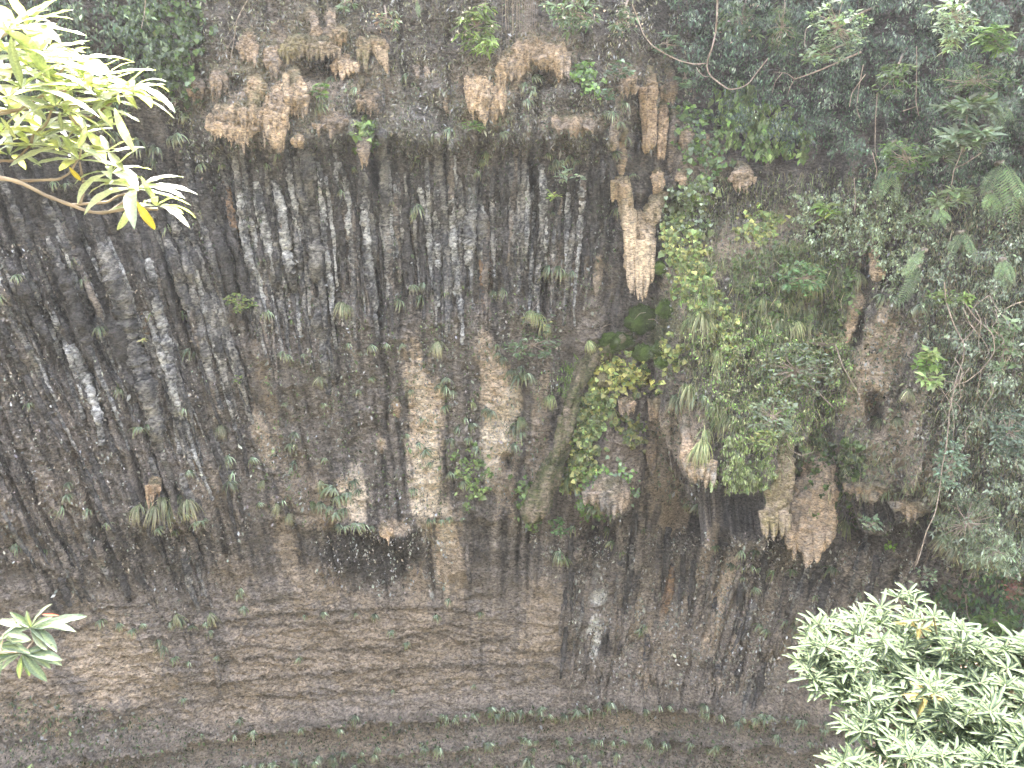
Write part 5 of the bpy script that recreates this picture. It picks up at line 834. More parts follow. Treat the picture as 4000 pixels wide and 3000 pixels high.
shrub('bright glossy leaved twig at the top right edge', 2060, 35, 55, 45, 46, 14, np.array([.30, .36, .26]), whorl=6, root=(2110, -10), dep=2.8, droop=.6)  # leaf colour lighter than the neighbouring shrubs
shrub('hanging glossy twig tip under the bright glossy leaved twig', 2055, 92, 18, 20, 14, 13, np.array([.28, .34, .22]), whorl=6, root=(2060, 50), dep=2.8, droop=.8)
shrub('dark rosette leaved bush in the top right corner shadow', 2150, 90, 40, 30, 24, 18, G_MID*1.2, whorl=8, dep=2.2)
shrub('drooping light green bush at the left of the dark hollow', 1930, 165, 40, 40, 36, 14, G_MID*1.6, G_SILV, .3, whorl=6, dep=2.4, root=(1960, 100), droop=.8)
SCH = np.array([.17, .215, .135])
shrub('tall umbrella leaved shrub with pale whorls at the right, upper tier', 2090, 235, 55, 22, 16, 26, SCH, whorl=11, wr=.26, dep=2.4, root=(2080, 350), up=.6, droop=.1)
shrub('umbrella leaved shrub with pale whorls at the right, middle tier', 2085, 300, 72, 20, 20, 26, SCH, whorl=11, wr=.26, dep=2.5, root=(2080, 370), up=.6, droop=.1)
shrub('pale umbrella whorls at the left end of the lower tier', 2040, 335, 30, 10, 7, 24, SCH, whorl=11, wr=.26, dep=2.3, root=(2080, 360), up=.5, droop=.1)
shrub('bright umbrella whorls on the slope under the big fern fronds', 2050, 425, 60, 22, 14, 20, np.array([.19, .235, .12]), whorl=10, wr=.25, dep=1.9, up=.6, droop=.1)
shrub('bright umbrella whorls beside a bare twig on the upper right slope', 1985, 470, 36, 18, 9, 18, np.array([.19, .235, .12]), whorl=10, wr=.25, dep=1.7, up=.6)
shrub('bright lance leaved seedling on the brown shoulder of the slope', 1778, 458, 20, 18, 7, 20, LG*1.1, whorl=8, dep=.5)
shrub('feathery dark green bush between the dark hollow and the umbrella shrub', 1960, 340, 60, 45, 60, 12, G_MID*1.4, G_BR*.7, .2, whorl=6, dep=2.2)
shrub('bamboo like fine leaved bush under the top right corner shade', 2110, 175, 80, 36, 90, 14, G_MID*1.3, G_SILV*.6, .2, 'flake', .1, whorl=7, dep=2.0)
shrub('bamboo like spray hanging at the top centre right', 1690, 60, 30, 66, 60, 16, G_MID*1.1, np.array([.3, .26, .14]), .1, 'flake', .09, whorl=6, dep=1.8, root=(1700, -30), droop=1.4)
DG = np.array([.10, .14, .065])
shrub('dark green oval leaved shrub on the rock ledge left of the knoll', 1150, 745, 60, 32, 44, 11, DG, G_SILV, .2, 'oval', .42, whorl=6, dep=.7)
shrub('twiggy shrub with greyish leaves in front of the dark middle wall', 1165, 690, 40, 26, 18, 10, G_GR, np.array([.3, .28, .1]), .2, 'oval', .4, whorl=4, dep=.8)
shrub('bright yellow green leaved twig sticking out of the dark wall', 1200, 420, 24, 14, 8, 12, np.array([.30, .36, .12]), tpl='oval', wr=.5, whorl=4, dep=.5)
shrub('grey leaved epiphyte twig above the bright yellow green twig', 1235, 378, 34, 16, 14, 12, G_SILV, whorl=5, tpl='oval', wr=.4, dep=.5)
shrub('leafy bush with small bright leaves at the foot of the left ribs', 515, 655, 36, 22, 34, 9, G_BR*1.1, G_YL, .2, 'oval', .5, whorl=6, dep=.5)
shrub('small pale leaved tuft on the leaning left ribs', 312, 736, 9, 5, 3, 10, np.array([.45, .42, .22]), tpl='oval', wr=.5, whorl=4, dep=.3)
shrub('tiny yellow green plant on the speckled wall at left of middle', 518, 818, 8, 9, 5, 8, LG, tpl='flake', wr=.3, whorl=5, dep=.2)
shrub('grey green leafy twig hanging behind the sunlit branch tips', 378, 228, 14, 18, 9, 11, G_SILV, tpl='oval', wr=.5, whorl=4, dep=.5)
shrub('dark round leaved shrub on the shady wall near the mottled mound', 695, 195, 24, 16, 16, 10, G_MID*1.6, tpl='heart', wr=.8, whorl=4, dep=.4)
shrub('fern leaved green bush under the left tan cone of tufa', 1022, 270, 18, 12, 12, 12, G_MID*1.7, whorl=6, dep=.5)
shrub('large leafy shrub with grey green leaves over the right half of the bulge', 1720, 800, 90, 60, 110, 11, np.array([.13, .16, .08]), G_SILV, .25, 'oval', .42, whorl=6, dep=1.1)
shrub('greyish leafy shrub hanging over the front of the bulge', 1670, 900, 46, 50, 50, 11, np.array([.15, .19, .10]), G_SILV, .3, 'oval', .42, whorl=6, dep=1.1)
shrub('fine leaved scrub with reddish tips on the right crest of the bulge', 1780, 745, 60, 28, 50, 9, np.array([.13, .15, .06]), np.array([.32, .17, .12]), .15, 'oval', .35, whorl=6, dep=1.2)
shrub('green lance leaved shrub on the upper bulge right of the tall grass', 1735, 600, 50, 40, 50, 12, np.array([.11, .19, .08]), G_BR, .2, whorl=7, dep=.9)
shrub('bright bush on the rim under the tall hanging grass', 1650, 950, 30, 22, 26, 10, G_BR, G_YL, .2, 'oval', .5, whorl=6, dep=1.1)
shrub('green bush right of the tan column with large glossy leaves', 2000, 780, 26, 18, 14, 17, G_MID*1.6, tpl='oval', wr=.42, whorl=6, dep=1.0)
shrub('pale star leaved plant hanging in front of the right recess, upper one', 2008, 768, 14, 10, 5, 20, np.array([.28, .34, .12]), tpl='oval', wr=.4, whorl=6, dep=1.3)
shrub('pale star leaved plant hanging in front of the right recess, lower one', 2005, 820, 20, 14, 8, 20, np.array([.30, .37, .16]), tpl='oval', wr=.4, whorl=6, dep=1.3)
shrub('pinnate leaved twig over the right recess, left one', 2030, 640, 30, 14, 12, 13, LG*.9, tpl='oval', wr=.38, whorl=6, dep=1.5)
shrub('pinnate leaved twig over the right recess, right one', 2090, 645, 22, 14, 10, 13, LG*.9, tpl='oval', wr=.38, whorl=6, dep=1.5)
shrub('blue green feathery bush in front of the long bare stem', 2055, 1000, 34, 55, 60, 9, np.array([.13, .175, .12]), whorl=8, tpl='oval', wr=.4, dep=1.7, root=(2060, 950))
shrub('blue green feathery bush at the right edge of the picture', 2180, 935, 40, 50, 60, 10, np.array([.13, .175, .12]), whorl=8, tpl='oval', wr=.4, dep=1.8)
shrub('pale trailing leaves along a vine at the right edge', 2170, 750, 36, 70, 60, 10, np.array([.16, .21, .11]), whorl=5, tpl='heart', wr=.7, dep=1.6)
shrub('mossy fine leaved mound hanging over the lower right recess', 2090, 1130, 80, 60, 110, 11, np.array([.12, .15, .07]), G_SILV, .2, 'flake', .16, whorl=8, dep=1.6, droop=1.4)
shrub('drooping fringe of fine foliage at the lower edge of the right scrub', 2150, 1190, 60, 42, 80, 12, np.array([.13, .16, .09]), G_SILV, .2, 'flake', .15, whorl=8, dep=1.5, droop=1.6)
shrub('bare twig cluster with a few grey leaves under the right recess', 1995, 1240, 30, 28, 16, 9, G_SILV, tpl='oval', wr=.5, whorl=4, dep=1.0, root=(2010, 1160))
shrub('red leaved twig by the right edge above the pale bush', 2190, 1270, 30, 26, 20, 9, np.array([.26, .13, .11]), np.array([.2, .2, .12]), .3, 'oval', .5, whorl=4, dep=1.0)
shrub('leafy green bush in the shade above the right side of the pale bush', 2150, 1340, 44, 30, 50, 12, G_MID*1.5, whorl=6, dep=.9)
shrub('sprig of light green leaves on the drip wall right of the tongue', 1920, 1180, 14, 8, 5, 10, LG, tpl='oval', wr=.45, whorl=4, dep=.4)
shrub('creeping leafy sprig right of the tan tongue', 1840, 1120, 22, 26, 20, 9, G_BR*.9, tpl='oval', wr=.5, whorl=5, dep=.4)
shrub('leafy twigs hanging over the dark grotto', 1880, 1130, 30, 14, 14, 10, G_GR, tpl='oval', wr=.4, whorl=5, dep=.6)
shrub('round leaved green plant right of the root ridge foot', 1210, 1140, 16, 22, 14, 9, np.array([.10, .17, .08]), tpl='oval', wr=.6, whorl=5, dep=.4)
# ------------------------------------------------------------------ large pinnate ferns: each frond is a part
def frond(b, P0, D0, Lm, wid, col, droop, npair=19):
    d = nrm(np.array(D0, float)); pts = [np.array(P0, float)]
    for k in range(20):
        pts.append(pts[-1]+d*Lm/20); d = nrm(d+np.array([0, 0, -1])*droop/20)
    pts = np.array(pts); add_tube(b, pts, np.linspace(.012, .003, 21), np.asarray(col)*.8, seg=4)
    t = np.linspace(.14, .97, npair); idx_ = t*20; c0 = np.stack([np.interp(idx_, range(21), pts[:, k]) for k in range(3)], 1)
    T = nrm(np.stack([np.gradient(pts[:, k])[np.clip(idx_.astype(int), 0, 20)] for k in range(3)], 1)); up = nrm(np.cross(np.cross(T, [0, -.5, 1.0]), T)); up = up*np.sign(up[:, 2:3]+1e-6)
    side = nrm(np.cross(T, up)); ln = wid*np.sin(pi*np.clip(t*.86+.12, 0, 1))**.8
    for s in (-1, 1):
        add(b, leaves(c0, nrm(side*s+T*.45+[0, 0, -.15]), up, ln*.55*np.exp(rng.normal(0, .06, npair)), .15, 'lance', cvar(col, npair, .12)))
def big_fern(label, u, v, fr, col, dep=1.8):
    R0 = W(u, v, dep); o = empty('fern', R0); tag(o, label, 'fern')
    for (tu, tv, wpx, dr) in fr:
        T_ = CAM+ray(tu, tv)*(np.linalg.norm(R0-CAM)-.3); vec = T_-R0; Lm = np.linalg.norm(vec)*1.2
        b = Bag(); frond(b, R0, nrm(vec)+np.array([0, -.12, .35*dr]), Lm, wpx*float(MPP(R0)), np.asarray(col)*rng.uniform(.6, .85), dr*.8)
        b.build('frond', M_LEAF, o, origin=R0)
    cr = Bag(); add_tube(cr, [R0+[0, .2, -.05], R0+[0, 0, 0], R0+[0, -.03, .04]], [.06, .05, .02], (.08, .06, .035), seg=8, lump=.3); cr.build('crown', M_BARK, o, origin=R0)
    return o
FG = np.array([.20, .28, .12])
big_fern('large fern with a broad pale frond arching at the right edge, upper one', 2130, 205, [(2155, 280, 34, .8), (2180, 260, 30, 1)], FG)
big_fern('very large fern with long fronds hanging down at the right edge', 2165, 350, [(2180, 470, 40, .8), (2150, 460, 30, .8), (2205, 440, 34, .9), (2120, 420, 26, .8)], FG*.95)
big_fern('pair of long fern fronds leaning left at the edge of the dark hollow', 1932, 360, [(1900, 425, 22, .9), (1885, 415, 18, 1), (1935, 428, 18, .6)], FG)
big_fern('bright fern with short fronds above the right shoulder', 1935, 305, [(1905, 335, 18, .8), (1965, 330, 16, .8)], FG*1.1)
big_fern('fern frond pointing down left in front of the right shoulder', 2000, 540, [(1952, 590, 24, .6), (1960, 570, 18, .8)], FG*1.15)
big_fern('shaded fern hanging below the bright frond, right of the black slit', 1985, 575, [(1940, 650, 26, .5), (1960, 640, 22, .6)], FG*.6)
big_fern('small yellow green fern on the right slope under the umbrella whorls', 2030, 450, [(2015, 480, 16, .7), (2050, 475, 16, .7), (2038, 490, 14, .7)], FG*1.2)
big_fern('bright fern by the top right shoulder with three short fronds', 2140, 415, [(2125, 450, 20, .8), (2155, 455, 20, .8), (2140, 470, 18, .6)], FG*1.2)
big_fern('light green fern in the hanging scrub near the right edge', 2170, 560, [(2150, 600, 20, .8), (2185, 610, 22, .8), (2165, 625, 18, .6)], FG*1.1)
big_fern('single fern frond hanging from the top edge left of the bright shrub', 900, 0, [(905, 35, 12, .5)], FG*.9, .6)
big_fern('dull fern behind the scrub on the far right slope', 2080, 500, [(2050, 550, 22, .7), (2100, 555, 22, .7)], FG*.8)
# ------------------------------------------------------------------ vines and bare stems
def vine(label, pts, r0, r1, dep=1.5, mat=None, name='vine', branches=(), cat='vine', col=(.3, .25, .18)):
    r0 *= .62; r1 *= .62
    def line(pts, r0, r1, dep0, ref=None):
        q = resample(pts, max(12, len(pts)*6)); q = np.array(q)
        # smooth the polyline
        for _ in range(3): q[1:-1] = (q[:-2]+2*q[1:-1]+q[2:])/4
        base = np.linalg.norm(W(q[:, 0], q[:, 1])-CAM, axis=1); dd = np.median(base)-dep0+.15*noise2(np.arange(len(q))/9., np.arange(len(q))*0+r0*99, 3)
        return CAM+ray(q[:, 0], q[:, 1])*dd[:, None], np.linspace(r0, r1, len(q)), dd
    b = Bag(); P, R, dd = line(pts, r0, r1, dep); mm = float(np.median(dd))/F
    add_tube(b, P, R*mm, col, seg=7, lump=.15, lf=6)
    if branches:
        o = empty(name, P[0]); b.build('stem', mat or M_TWIG, o, origin=P[0]); 
        for bp in branches:
            q = resample(bp, 14); q[1:-1] = (q[:-2]+2*q[1:-1]+q[2:])/4
            bb = Bag(); add_tube(bb, CAM+ray(q[:, 0], q[:, 1])*np.median(dd), np.linspace(r1*.9, r1*.35, 14)*mm, col, seg=5); bb.build('side_branch', mat or M_TWIG, o, origin=P[0])
    else:
        V0 = P[0].copy(); o = b.build(name, mat or M_TWIG, origin=V0); o.location = V0
    return tag(o, label, cat)
vine('thick pale vine dropping from the top edge and curling up right in a hook', [(1550, -20), (1549, 30), (1546, 70), (1538, 105), (1528, 130), (1527, 150), (1535, 165), (1555, 180), (1575, 194), (1600, 190), (1618, 180), (1640, 150), (1660, 125)], 3.2, 1.6, 1.6, branches=[[(1504, 145), (1510, 155), (1520, 165), (1535, 166)]])
vine('long thin vine swinging down from upper left to meet the hooked vine', [(1366, 10), (1378, 40), (1390, 75), (1410, 100), (1440, 118), (1470, 132), (1500, 139), (1524, 137)], 2.0, 1.6, 1.6)
vine('bare branch reaching left out of the upper right jungle with forked tip', [(1860, 112), (1820, 130), (1780, 148), (1750, 160), (1716, 171)], 3.0, 1.5, 2.2, branches=[[(1716, 171), (1700, 158), (1670, 155)], [(1716, 171), (1706, 190), (1700, 210)], [(1690, 157), (1675, 175), (1668, 200)]])
vine('thin hanging stem in the middle of the upper right jungle', [(1980, 100), (1980, 170), (1978, 220), (1985, 250)], 1.2, 1.0, 2.2)
vine('long straight aerial root hanging beside the dark hollow', [(1895, 200), (1891, 260), (1890, 330), (1900, 350)], 1.4, .9, 2.2)
for k, (p, l) in enumerate([([(1865, 140), (1855, 190), (1850, 235), (1858, 256)], 'pale root strand left of the long straight root'), ([(1870, 160), (1840, 200), (1835, 230)], 'arching root strand under the bare forked branch'),
        ([(1845, 385), (1848, 430), (1846, 455)], 'thin leafy stem end hanging in front of the dark gap'), ([(1790, 40), (1740, 60), (1738, 100)], 'fine stem at the left of the silvery acacia'),
        ([(1885, 330), (1895, 370), (1890, 385)], 'curled root tip below the long straight root'), ([(1950, 240), (1965, 235), (1978, 230)], 'short bare twig joining the thin stem'),
        ([(2080, 320), (2060, 370), (2055, 400)], 'smooth stem under the umbrella leaved shrub'), ([(2120, 330), (2090, 350), (2060, 365), (2057, 395)], 'forked stem under the umbrella leaved shrub')]):
    vine(l, p, 1.5, 1.0, 2.3)
vine('long bare looping stem hanging across the right recess', [(2040, 610), (2043, 650), (2060, 700), (2084, 745), (2080, 780), (2065, 820), (2055, 870), (2048, 905), (2052, 920)], 2.0, 1.0, 1.8,
    branches=[[(2084, 748), (2110, 760), (2135, 760), (2150, 730)], [(2053, 870), (2040, 850), (2020, 822)]])
vine('tangle of pale stems crossing the right recess', [(2080, 650), (2110, 690), (2145, 720), (2150, 760), (2120, 800), (2080, 830), (2040, 822)], 1.6, .9, 1.8, branches=[[(2110, 690), (2090, 716), (2060, 720)], [(2145, 740), (2160, 700), (2140, 660)], [(2120, 800), (2110, 850), (2135, 880)], [(2040, 730), (2090, 735), (2140, 718)]])
vine('pale twig sticking in from the right edge', [(2225, 648), (2195, 655), (2170, 668)], 2.0, 1.0, 2.2)
for k in range(16):
    u0 = 2060+rng.uniform(0, 130); v0 = 600+rng.uniform(0, 330); p = [(u0, v0)]
    for j in range(4): p.append((p[-1][0]+rng.uniform(-32, 32), p[-1][1]+rng.uniform(14, 40)))
    vine(f'{ordw(k)} of the thin grey stems tangled in the right recess, counted from the top', p, 1.1, .6, 1.5+rng.uniform(0, .5))
vine('long pale stem hanging from the recess down to the blue green bush', [(2050, 905), (2045, 960), (2035, 1010), (2030, 1060), (2020, 1110), (2000, 1150), (1990, 1190), (1980, 1220)], 1.8, 1.1, 1.7)
vine('vine with a knot curving from the scrub down past the grotto', [(2010, 1106), (1996, 1140), (2002, 1165), (1985, 1190), (1975, 1230)], 2.4, 1.4, 1.1, branches=[[(2000, 1160), (2040, 1175), (2090, 1176), (2130, 1162)], [(1998, 1160), (2010, 1190), (2000, 1215)], [(1980, 1210), (1960, 1235), (1945, 1270)]])
vine('long thin root hanging at the lower right towards the pale bush', [(2110, 1210), (2095, 1250), (2085, 1290), (2090, 1330), (2106, 1360)], 1.6, .9, .9)
vine('bare forked twigs on the right side of the bulge', [(1800, 880), (1770, 850), (1745, 830), (1720, 800)], 1.8, 1.0, 1.6, branches=[[(1745, 830), (1770, 812), (1805, 825)], [(1770, 850), (1790, 820), (1800, 790), (1836, 772)], [(1760, 845), (1755, 880), (1780, 910)], [(1720, 800), (1700, 780), (1690, 760)]])
vine('dark bare branch slanting across the bulge toward the tan column', [(1805, 745), (1820, 790), (1840, 825), (1860, 860)], 1.8, .8, 1.4, branches=[[(1820, 790), (1800, 800), (1780, 795)]])
vine('arching bare twig on the lower front of the bulge', [(1700, 950), (1705, 970), (1730, 985), (1760, 975)], 1.3, .8, 1.3)
vine('thin red brown root strands on the brown wall left of the arch', [(540, -10), (512, 40), (505, 90), (498, 130)], 1.3, .7, .5, branches=[[(520, 30), (495, 70), (475, 100)], [(525, 20), (545, 60), (552, 90)], [(506, 80), (490, 105), (485, 135)]])
vine('thin pale stem hanging in the upper left greenery', [(315, -10), (312, 30), (305, 62)], 1.2, .8, 1.2, branches=[[(312, 30), (320, 55), (325, 62)]])
for k in range(18):
    u0 = 1086+k*4.2+rng.normal(0, 1.5)
    vine(f'{ordw(k)} from the left of the straight hair roots hanging by the bright shrub', [(u0, -20), (u0+rng.normal(0, 1), 40), (u0+rng.normal(0, 2), rng.uniform(60, 110))], .9, .5, .5, name='hanging_root', cat='root')
for k, (a, bb) in enumerate([((1120, 725), (1165, 650)), ((1010, 660), (1060, 655)), ((1480, 740), (1500, 770)), ((1400, 690), (1425, 700)), ((1395, 675), (1370, 690)), ((730, 700), (745, 690)), ((1290, 720), (1320, 700))]):
    vine(['bare grass stalk above the dark leaved shrub', 'thin horizontal twig on the wall under the shelf', 'arched dry stalk near the tall grass', 'dead twig lying on the moss dome, right one', 'dead twig lying on the moss dome, left one', 'short dry twig on the speckled wall', 'dry stalk near the head of the root ridge'][k], [a, ((a[0]+bb[0])/2, (a[1]+bb[1])/2-6), bb], 1.0, .6, .5, name='twig', cat='twig')
# ------------------------------------------------------------------ foreground plants
def arched_leaf_mesh(name, seed, arch, fold=.16, wr=.24):
    """a leaf with a folded midrib, length 1 along +x, tip bending down"""
    r = np.random.default_rng(seed); n = 9; t = np.linspace(0, 1, n); w = wr*.5*np.sin(pi*np.clip(t*.9+.04, 0, 1))**.85*(1-.12*t); w[-1] = .004; w[0] = .012
    a = -arch*t; x = np.concatenate([[0], np.cumsum(np.cos((a[1:]+a[:-1])/2))*(1/(n-1))]); z = np.concatenate([[0], np.cumsum(np.sin((a[1:]+a[:-1])/2))*(1/(n-1))])
    sw = .03*np.sin(t*pi*1.3+r.uniform(0, 6)); V = []
    for k in range(n):
        e = .012*sin(k*2.3+seed)
        V += [(x[k], sw[k]-w[k], z[k]+w[k]*fold*2+e), (x[k], sw[k]-w[k]*.5, z[k]+w[k]*fold*.8), (x[k], sw[k], z[k]), (x[k], sw[k]+w[k]*.5, z[k]+w[k]*fold*.8), (x[k], sw[k]+w[k], z[k]+w[k]*fold*2-e)]
    Q = [[5*k+j, 5*k+5+j, 5*k+6+j, 5*k+1+j] for k in range(n-1) for j in range(4)]
    return np.array(V), np.array(Q)
def leaf_variants(mat, cols, name, arches, wr):
    out = []
    for k, (c, a) in enumerate([(c, a) for a in arches for c in cols]):
        V, Q = arched_leaf_mesh(name, k, a, wr=wr); mid = np.zeros(len(V)); mid[2::5] = 1
        C = np.tile(np.asarray(c), (len(V), 1)); C = C*(1-.0*mid[:, None])+np.array([.25, .28, .08])*.5*mid[:, None]*.6
        out.append(mesh_np(name, V, Q, mat, np.clip(C, 0, 1)))
    return out
from mathutils import Matrix, Vector
def basis(X, N):
    X = nrm(np.asarray(X, float)); Y = nrm(np.cross(N, X)); Z_ = np.cross(X, Y); return np.stack([X, Y, Z_], 1)
def put_leaf(me, P, X, N, L, parent, org, label=None):
    o = obj('leaf', me, parent); R = basis(X, N)*L
    m = np.eye(4); m[:3, :3] = R; m[:3, 3] = np.asarray(P)-org; o.matrix_local = Matrix(m.tolist())
    if label: o['label'] = label
    return o
GLV = leaf_variants(M_GLOSS, [(.22, .255, .18), (.27, .30, .22), (.26, .27, .16)], 'leaf', [.25, .6, 1.0], .20)
OLDL = leaf_variants(M_GLOSS, [(.30, .22, .03)], 'leaf', [.5], .25)[0]
def px2dir(du, dv, dd):   # a direction given on the survey photograph plus depth towards the camera
    return RT*du-UP*dv-FWD*dd
D1 = 2.4
def rosette(parent, org, u, v, d, n, Lpx, spread=(-1, 1), tilt=.15, hang=.0, seed=0, mes=None, stuff=None):
    r = np.random.default_rng(seed); c = at(u, v, d); L0 = Lpx*d/F
    for k in range(n):
        az = 2*pi*(k*.382+r.uniform(-.06, .06)); ring = k/n
        el = (1-ring)*.55+tilt-.35*ring+r.normal(0, .12)-hang
        X = np.array([cos(az)*cos(el), sin(az)*cos(el), sin(el)])
        N_ = nrm(np.array([-cos(az)*sin(el), -sin(az)*sin(el), cos(el)])+r.normal(0, .15, 3)+np.array([0, -.22, 0]))
        L = L0*(.84+.5*ring)*(1.0 if mes is None else .9)*r.uniform(.85, 1.15)
        me = (mes or GLV)[r.integers(len(mes or GLV))]
        if stuff is None: put_leaf(me, c+X*L*.03, X, N_, L, parent, org)
        else: stuff.append((me, c+X*L*.03-org, basis(X, N_)*L, L/np.linalg.norm(c-CAM)))
    return c
org = at(-260, 480, 2.5); branch = empty('leafy_branch', org)
tag(branch, 'sunlit branch with long glossy yellow green leaves reaching in at the upper left', 'branch')
ROS = [(35, 52, 2.35, 9, 92), (148, 195, 2.45, 9, 80), (262, 200, 2.4, 10, 84), (296, 408, 2.3, 12, 96), (172, 345, 2.4, 10, 78), (88, 278, 2.5, 9, 78), (18, 68, 2.2, 7, 90), (150, 133, 2.5, 9, 72), (212, 228, 2.4, 8, 70),
    (126, 195, 2.55, 8, 74), (66, 312, 2.45, 8, 74), (18, 335, 2.45, 7, 74), (338, 446, 2.3, 7, 78), (120, 230, 2.3, 9, 88), (50, 190, 2.25, 9, 88), (200, 195, 2.35, 9, 84), (80, 120, 2.3, 9, 88), (10, 110, 2.3, 8, 88), (130, 320, 2.35, 8, 80), (240, 375, 2.35, 8, 80), (290, 190, 2.4, 7, 80), (230, 330, 2.4, 6, 70), (60, 60, 2.3, 8, 90), (180, 130, 2.4, 7, 76), (20, 210, 2.4, 8, 82), (60, 145, 2.4, 9, 82), (100, 165, 2.35, 9, 80), (190, 168, 2.5, 8, 74), (10, 150, 2.5, 8, 80), (40, 240, 2.5, 8, 76), (150, 250, 2.45, 8, 74), (0, 285, 2.35, 7, 78), (145, 300, 2.5, 7, 66), (232, 162, 2.5, 6, 66), (100, 108, 2.55, 7, 66), (180, 285, 2.4, 7, 74)]
hubs = [rosette(branch, org, u, v, d, n, L, seed=500+i) for i, (u, v, d, n, L) in enumerate(ROS)]
# leaves that hang down singly (digitised: base, tip, pixels)
for (u0, v0, u1, v1, d, me) in [(247, 233, 290, 330, 2.25, GLV[1]), (285, 438, 250, 505, 2.25, GLV[4]), (297, 435, 338, 502, 2.2, OLDL), (150, 360, 178, 395, 2.3, OLDL), (26, 80, 42, 190, 2.2, GLV[0]), (212, 235, 245, 280, 2.25, GLV[0]), (306, 380, 338, 440, 2.25, GLV[0]), (185, 270, 168, 330, 2.2, GLV[3]), (0, 255, 38, 300, 2.3, GLV[2]), (130, 240, 133, 285, 2.3, GLV[0]), (255, 200, 258, 228, 2.3, GLV[1])]:
    a = at(u0, v0, d); b_ = at(u1, v1, d+.02); X = b_-a; put_leaf(me, a, X, nrm(px2dir(.5, .1, .85)), np.linalg.norm(X)*1.02, branch, org)
def wood(parent, org, pts, d, r0, r1, name='twig', col=(.3, .25, .18), mat=None):
    q = resample([(p[0], p[1], (p[2] if len(p) > 2 else d)) for p in pts], max(14, len(pts)*5))
    for _ in range(2): q[1:-1] = (q[:-2]+2*q[1:-1]+q[2:])/4
    P = CAM+ray(q[:, 0], q[:, 1])*q[:, 2:3]; kn = 1+.25*(np.sin(np.arange(len(P))*1.9) > .85)
    b = Bag(); add_tube(b, P, np.linspace(r0, r1, len(P))*d/F*kn, col, seg=8, lump=.12, lf=60); return b.build(name, mat or M_TWIG, parent, origin=org)
wood(branch, org, [(-260, 480, 2.5), (-120, 400, 2.45), (0, 383), (43, 393), (100, 423), (153, 443), (200, 460), (235, 459), (283, 447), (318, 452), (340, 452)], 2.35, 4.6, 2.4, 'stem')
for p in [[(43, 391), (90, 389), (127, 388), (150, 375), (168, 345)], [(153, 443), (187, 440), (233, 437), (253, 423), (285, 417), (296, 408)], [(173, 440), (182, 410), (180, 394), (172, 350)], [(235, 459), (262, 440), (285, 425), (296, 410)],
        [(-60, 400, 2.5), (0, 345), (30, 350), (68, 312), (70, 290), (88, 278)], [(-80, 260, 2.5), (0, 240), (83, 233), (117, 227), (200, 230)], [(173, 250), (200, 255), (213, 243), (262, 205)], [(-80, 260, 2.5), (40, 240), (100, 200), (148, 195)], [(-60, 120, 2.5), (0, 82), (35, 57)],
        [(83, 233), (120, 170), (150, 133)], [(-80, 180, 2.5), (10, 150), (60, 145), (100, 165)], [(66, 310), (100, 270), (126, 195)], [(20, 210), (50, 225), (83, 233)], [(-60, 300, 2.5), (0, 285), (40, 240)], [(150, 250), (180, 285), (172, 345)], [(190, 168), (148, 195), (120, 200)]]:
    wood(branch, org, p, 2.42, 2.6, 1.6)
wood(branch, org, [(-260, 480, 2.5), (-330, 420, 2.5), (-380, 260, 2.5), (-400, 60, 2.5)], 2.5, 8, 6, 'main_limb', mat=M_BARK)
wood(branch, org, [(-260, 480, 2.5), (-300, 700, 2.5), (-330, 1000, 2.45), (-380, 1400, 2.4), (-420, 1750, 2.3), (-460, 2300, 2.2)], 2.5, 10, 14, 'main_limb', mat=M_BARK)
wood(branch, org, [(-400, 60, 2.5), (-250, 90, 2.5), (-80, 180, 2.5)], 2.5, 5, 3, 'stem'); wood(branch, org, [(-380, 260, 2.5), (-220, 270, 2.5), (-80, 260, 2.5)], 2.5, 5, 3, 'stem'); wood(branch, org, [(-250, 90, 2.5), (-150, 100, 2.5), (-60, 120, 2.5)], 2.5, 4, 3, 'stem')
# small cluster, lower left
PLV = leaf_variants(M_PALE, [(.075, .10, .07), (.095, .12, .085), (.11, .13, .09)], 'leaf', [.2, .5], .26)
REDL = leaf_variants(M_PALE, [(.22, .06, .04)], 'leaf', [.2], .2)[0]
org2 = at(-120, 1480, 2.9); spr = empty('leafy_sprig', org2); tag(spr, 'small sprig of pale glossy leaves poking in at the lower left edge', 'sprig')
for (u0, v0, angs, L0) in [(66, 1356, [(-158, 62), (-125, 42), (-95, 32), (-62, 58), (-38, 40), (-15, 88), (-5, 70), (22, 62), (35, 50), (165, 50), (-150, 30)], 1), (50, 1410, [(180, 64), (-168, 58), (-20, 50), (-5, 68), (8, 66), (30, 52), (48, 64), (75, 44), (100, 50), (150, 60), (165, 62)], 1), (0, 1395, [(-20, 44), (10, 50), (-60, 40), (120, 40), (170, 50)], 1), (8, 1370, [(-40, 40), (0, 46), (30, 40)], 1)]:
    c = at(u0, v0, 2.8)
    for k, (a, L) in enumerate(angs):
        a = radians(a); X = px2dir(cos(a), sin(a)*.9, rng.uniform(-.1, .5)); L_ = L*2.8/F*1.08*np.linalg.norm(X)/1.0
        put_leaf(PLV[rng.integers(len(PLV))], c, X, nrm(np.array([0, -.35, 1])+rng.normal(0, .15, 3)), L_, spr, org2)
put_leaf(REDL, at(92, 1326, 2.8), px2dir(1, .05, .1), np.array([0, -.4, 1]), 30*2.8/F, spr, org2, 'dark red young leaf'); put_leaf(PLV[4], at(-6, 1480, 2.8), px2dir(.2, -1, .2), np.array([0, -1, .3]), 40*2.8/F, spr, org2); put_leaf(PLV[4], at(54, 1672, 2.8), px2dir(.5, -.7, .2), np.array([0, -1, .3]), 22*2.8/F, spr, org2)
